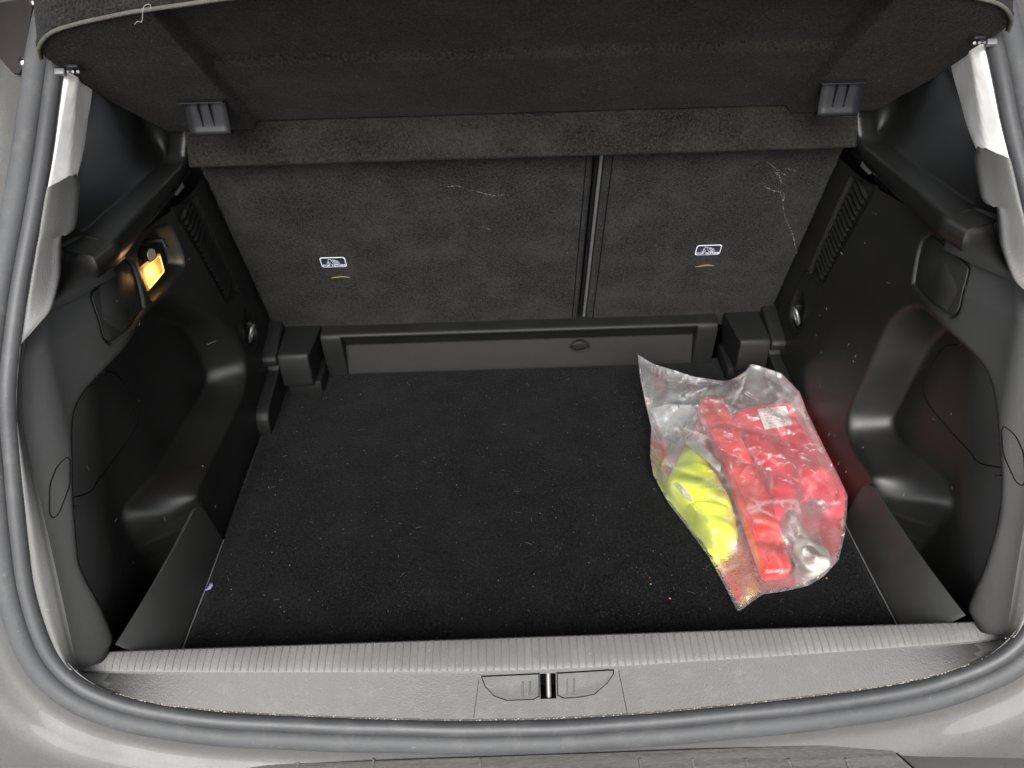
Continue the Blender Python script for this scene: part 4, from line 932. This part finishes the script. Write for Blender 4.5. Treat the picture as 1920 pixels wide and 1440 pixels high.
m1 = t_.nodes.new('ShaderNodeMixShader'); t_.links.new(mkr.outputs[0], m1.inputs[0]); t_.links.new(tr.outputs[0], m1.inputs[1]); t_.links.new(ad.outputs[0], m1.inputs[2])
fr_ = t_.nodes.new('ShaderNodeFresnel'); fr_.inputs[0].default_value = 1.52; m2 = t_.nodes.new('ShaderNodeMixShader')
t_.links.new(fr_.outputs[0], m2.inputs[0]); t_.links.new(m1.outputs[0], m2.inputs[1]); t_.links.new(gl_.outputs[0], m2.inputs[2]); t_.links.new(m2.outputs[0], out_.inputs[0])
cn = tex(t_, 'Noise', 90, 6, .7); bb = t_.nodes.new('ShaderNodeBump'); bb.inputs['Strength'].default_value = .35; bb.inputs['Distance'].default_value = .004
t_.links.new(cn.outputs['Fac'], bb.inputs['Height'])
for nd in (gl_, fr_): t_.links.new(bb.outputs[0], nd.inputs['Normal'])
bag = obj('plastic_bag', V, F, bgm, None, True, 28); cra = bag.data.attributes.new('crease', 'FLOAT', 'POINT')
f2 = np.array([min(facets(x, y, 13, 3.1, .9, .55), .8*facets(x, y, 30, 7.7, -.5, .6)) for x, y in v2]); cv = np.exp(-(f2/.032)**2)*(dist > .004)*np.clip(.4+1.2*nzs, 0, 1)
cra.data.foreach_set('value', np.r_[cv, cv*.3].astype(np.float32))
tag(bag, 'crumpled clear plastic bag holding a yellow vest and red warning gear', 'bag')

# ================================================================== lint, crumbs and dirt
def specks(name, pts, mat, rmin, rmax, label=None, cat=None, parent=None, up=(0,0,1)):
    V, F = [], []
    for p in pts:
        r = random.uniform(rmin, rmax); b = len(V); ax = [random.uniform(.6,1.4) for _ in range(3)]
        q = [Vector((1,0,0)),Vector((-1,0,0)),Vector((0,1,0)),Vector((0,-1,0)),Vector((0,0,1)),Vector((0,0,-1))]; ro = Matrix.Rotation(random.uniform(0,6.28),3,'Z')
        V += [tuple(Vector(p)+ro@Vector((v[0]*ax[0]*r, v[1]*ax[1]*r, v[2]*ax[2]*r*.6))) for v in q]
        F += [tuple(b+i for i in f) for f in ((0,2,4),(2,1,4),(1,3,4),(3,0,4),(2,0,5),(1,2,5),(3,1,5),(0,3,5))]
    o = obj(name, V, F, mat, parent, False); o['kind'] = 'stuff'
    if label: tag(o, label, cat)
    return o
specks('carpet_lint', [(random.uniform(-.48,.48), random.uniform(.02,.66), .0008) for _ in range(420)], M['lint'], .0003, .0009, 'pale lint specks scattered over the boot carpet', 'lint')
VV, FF = [], []
for _ in range(55):
    x, y, a = random.uniform(-.47,.47), random.uniform(.03,.64), random.uniform(0, 6.28); L = random.uniform(.003,.012); k = random.uniform(-60,60); p = []
    for i in range(7):
        p.append((x, y, .0012+.0012*math.sin(i*.5))); x += math.cos(a)*L/6; y += math.sin(a)*L/6; a += k*L/6
    v, f = tubemesh(p, .00011, 4); FF += [tuple(i+len(VV) for i in q) for q in f]; VV += v
ff = obj('carpet_fibres', VV, FF, M['lint'], None); ff['kind'] = 'stuff'; tag(ff, 'fine pale hairs lying on the boot carpet', 'lint')
pts = []
for _ in range(900):
    x = random.uniform(-.57,.57); f = 1-abs(random.gauss(0,.03)); 
    if random.random() < (.95 if abs(x) > .40 else .4): pts.append(face(x, min(f,.985)*.97, .0003))
specks('sill_dirt', pts, M['dust'], .0004, .0011, 'tan grit caught along the lower edge of the loading sill', 'dirt')
for px, py, col, nm in ((1218,1083,(.55,.12,.06),'red'),(1220,1095,(.5,.4,.2),'tan'),(1256,1122,(.55,.3,.12),'orange'),(1550,1084,(.5,.25,.12),'rust brown')):
    p = on(px, py, z=.0015); o = specks('crumb', [tuple(p)], simple(nm+'_crumb', tuple(v*.5 for v in col), .8), .0011, .0015); del o['kind']; tag(o, 'tiny %s crumb on the boot carpet' % nm, 'crumb')
p0 = [on(a, b, z=.0025) for a, b in ((385,1107),(391,1104),(396,1097),(397,1091))]
V = []
for q, wd in zip(p0, (.0012,.003,.0032,.0015)): V += [tuple(q+[wd,-wd*.3,.001]), tuple(q-[wd,-wd*.3,0])]
o = obj('foil_scrap', V, [(2*i,2*i+1,2*i+3,2*i+2) for i in range(3)], simple('violet_foil', (.16,.16,.34), .3)); tag(o, 'small violet foil scrap beside the pocket partition', 'scrap')
o.modifiers.new('thickness', 'SOLIDIFY').thickness = .0006
th = spline([onp(x, y, ed[20], (0,-.9,.3)) for x, y in ((252,46),(258,40),(266,40),(268,18),(272,10),(281,8),(283,16))], 40)
tube('loose_thread', th, .00032, M['lint'], sh, 5)
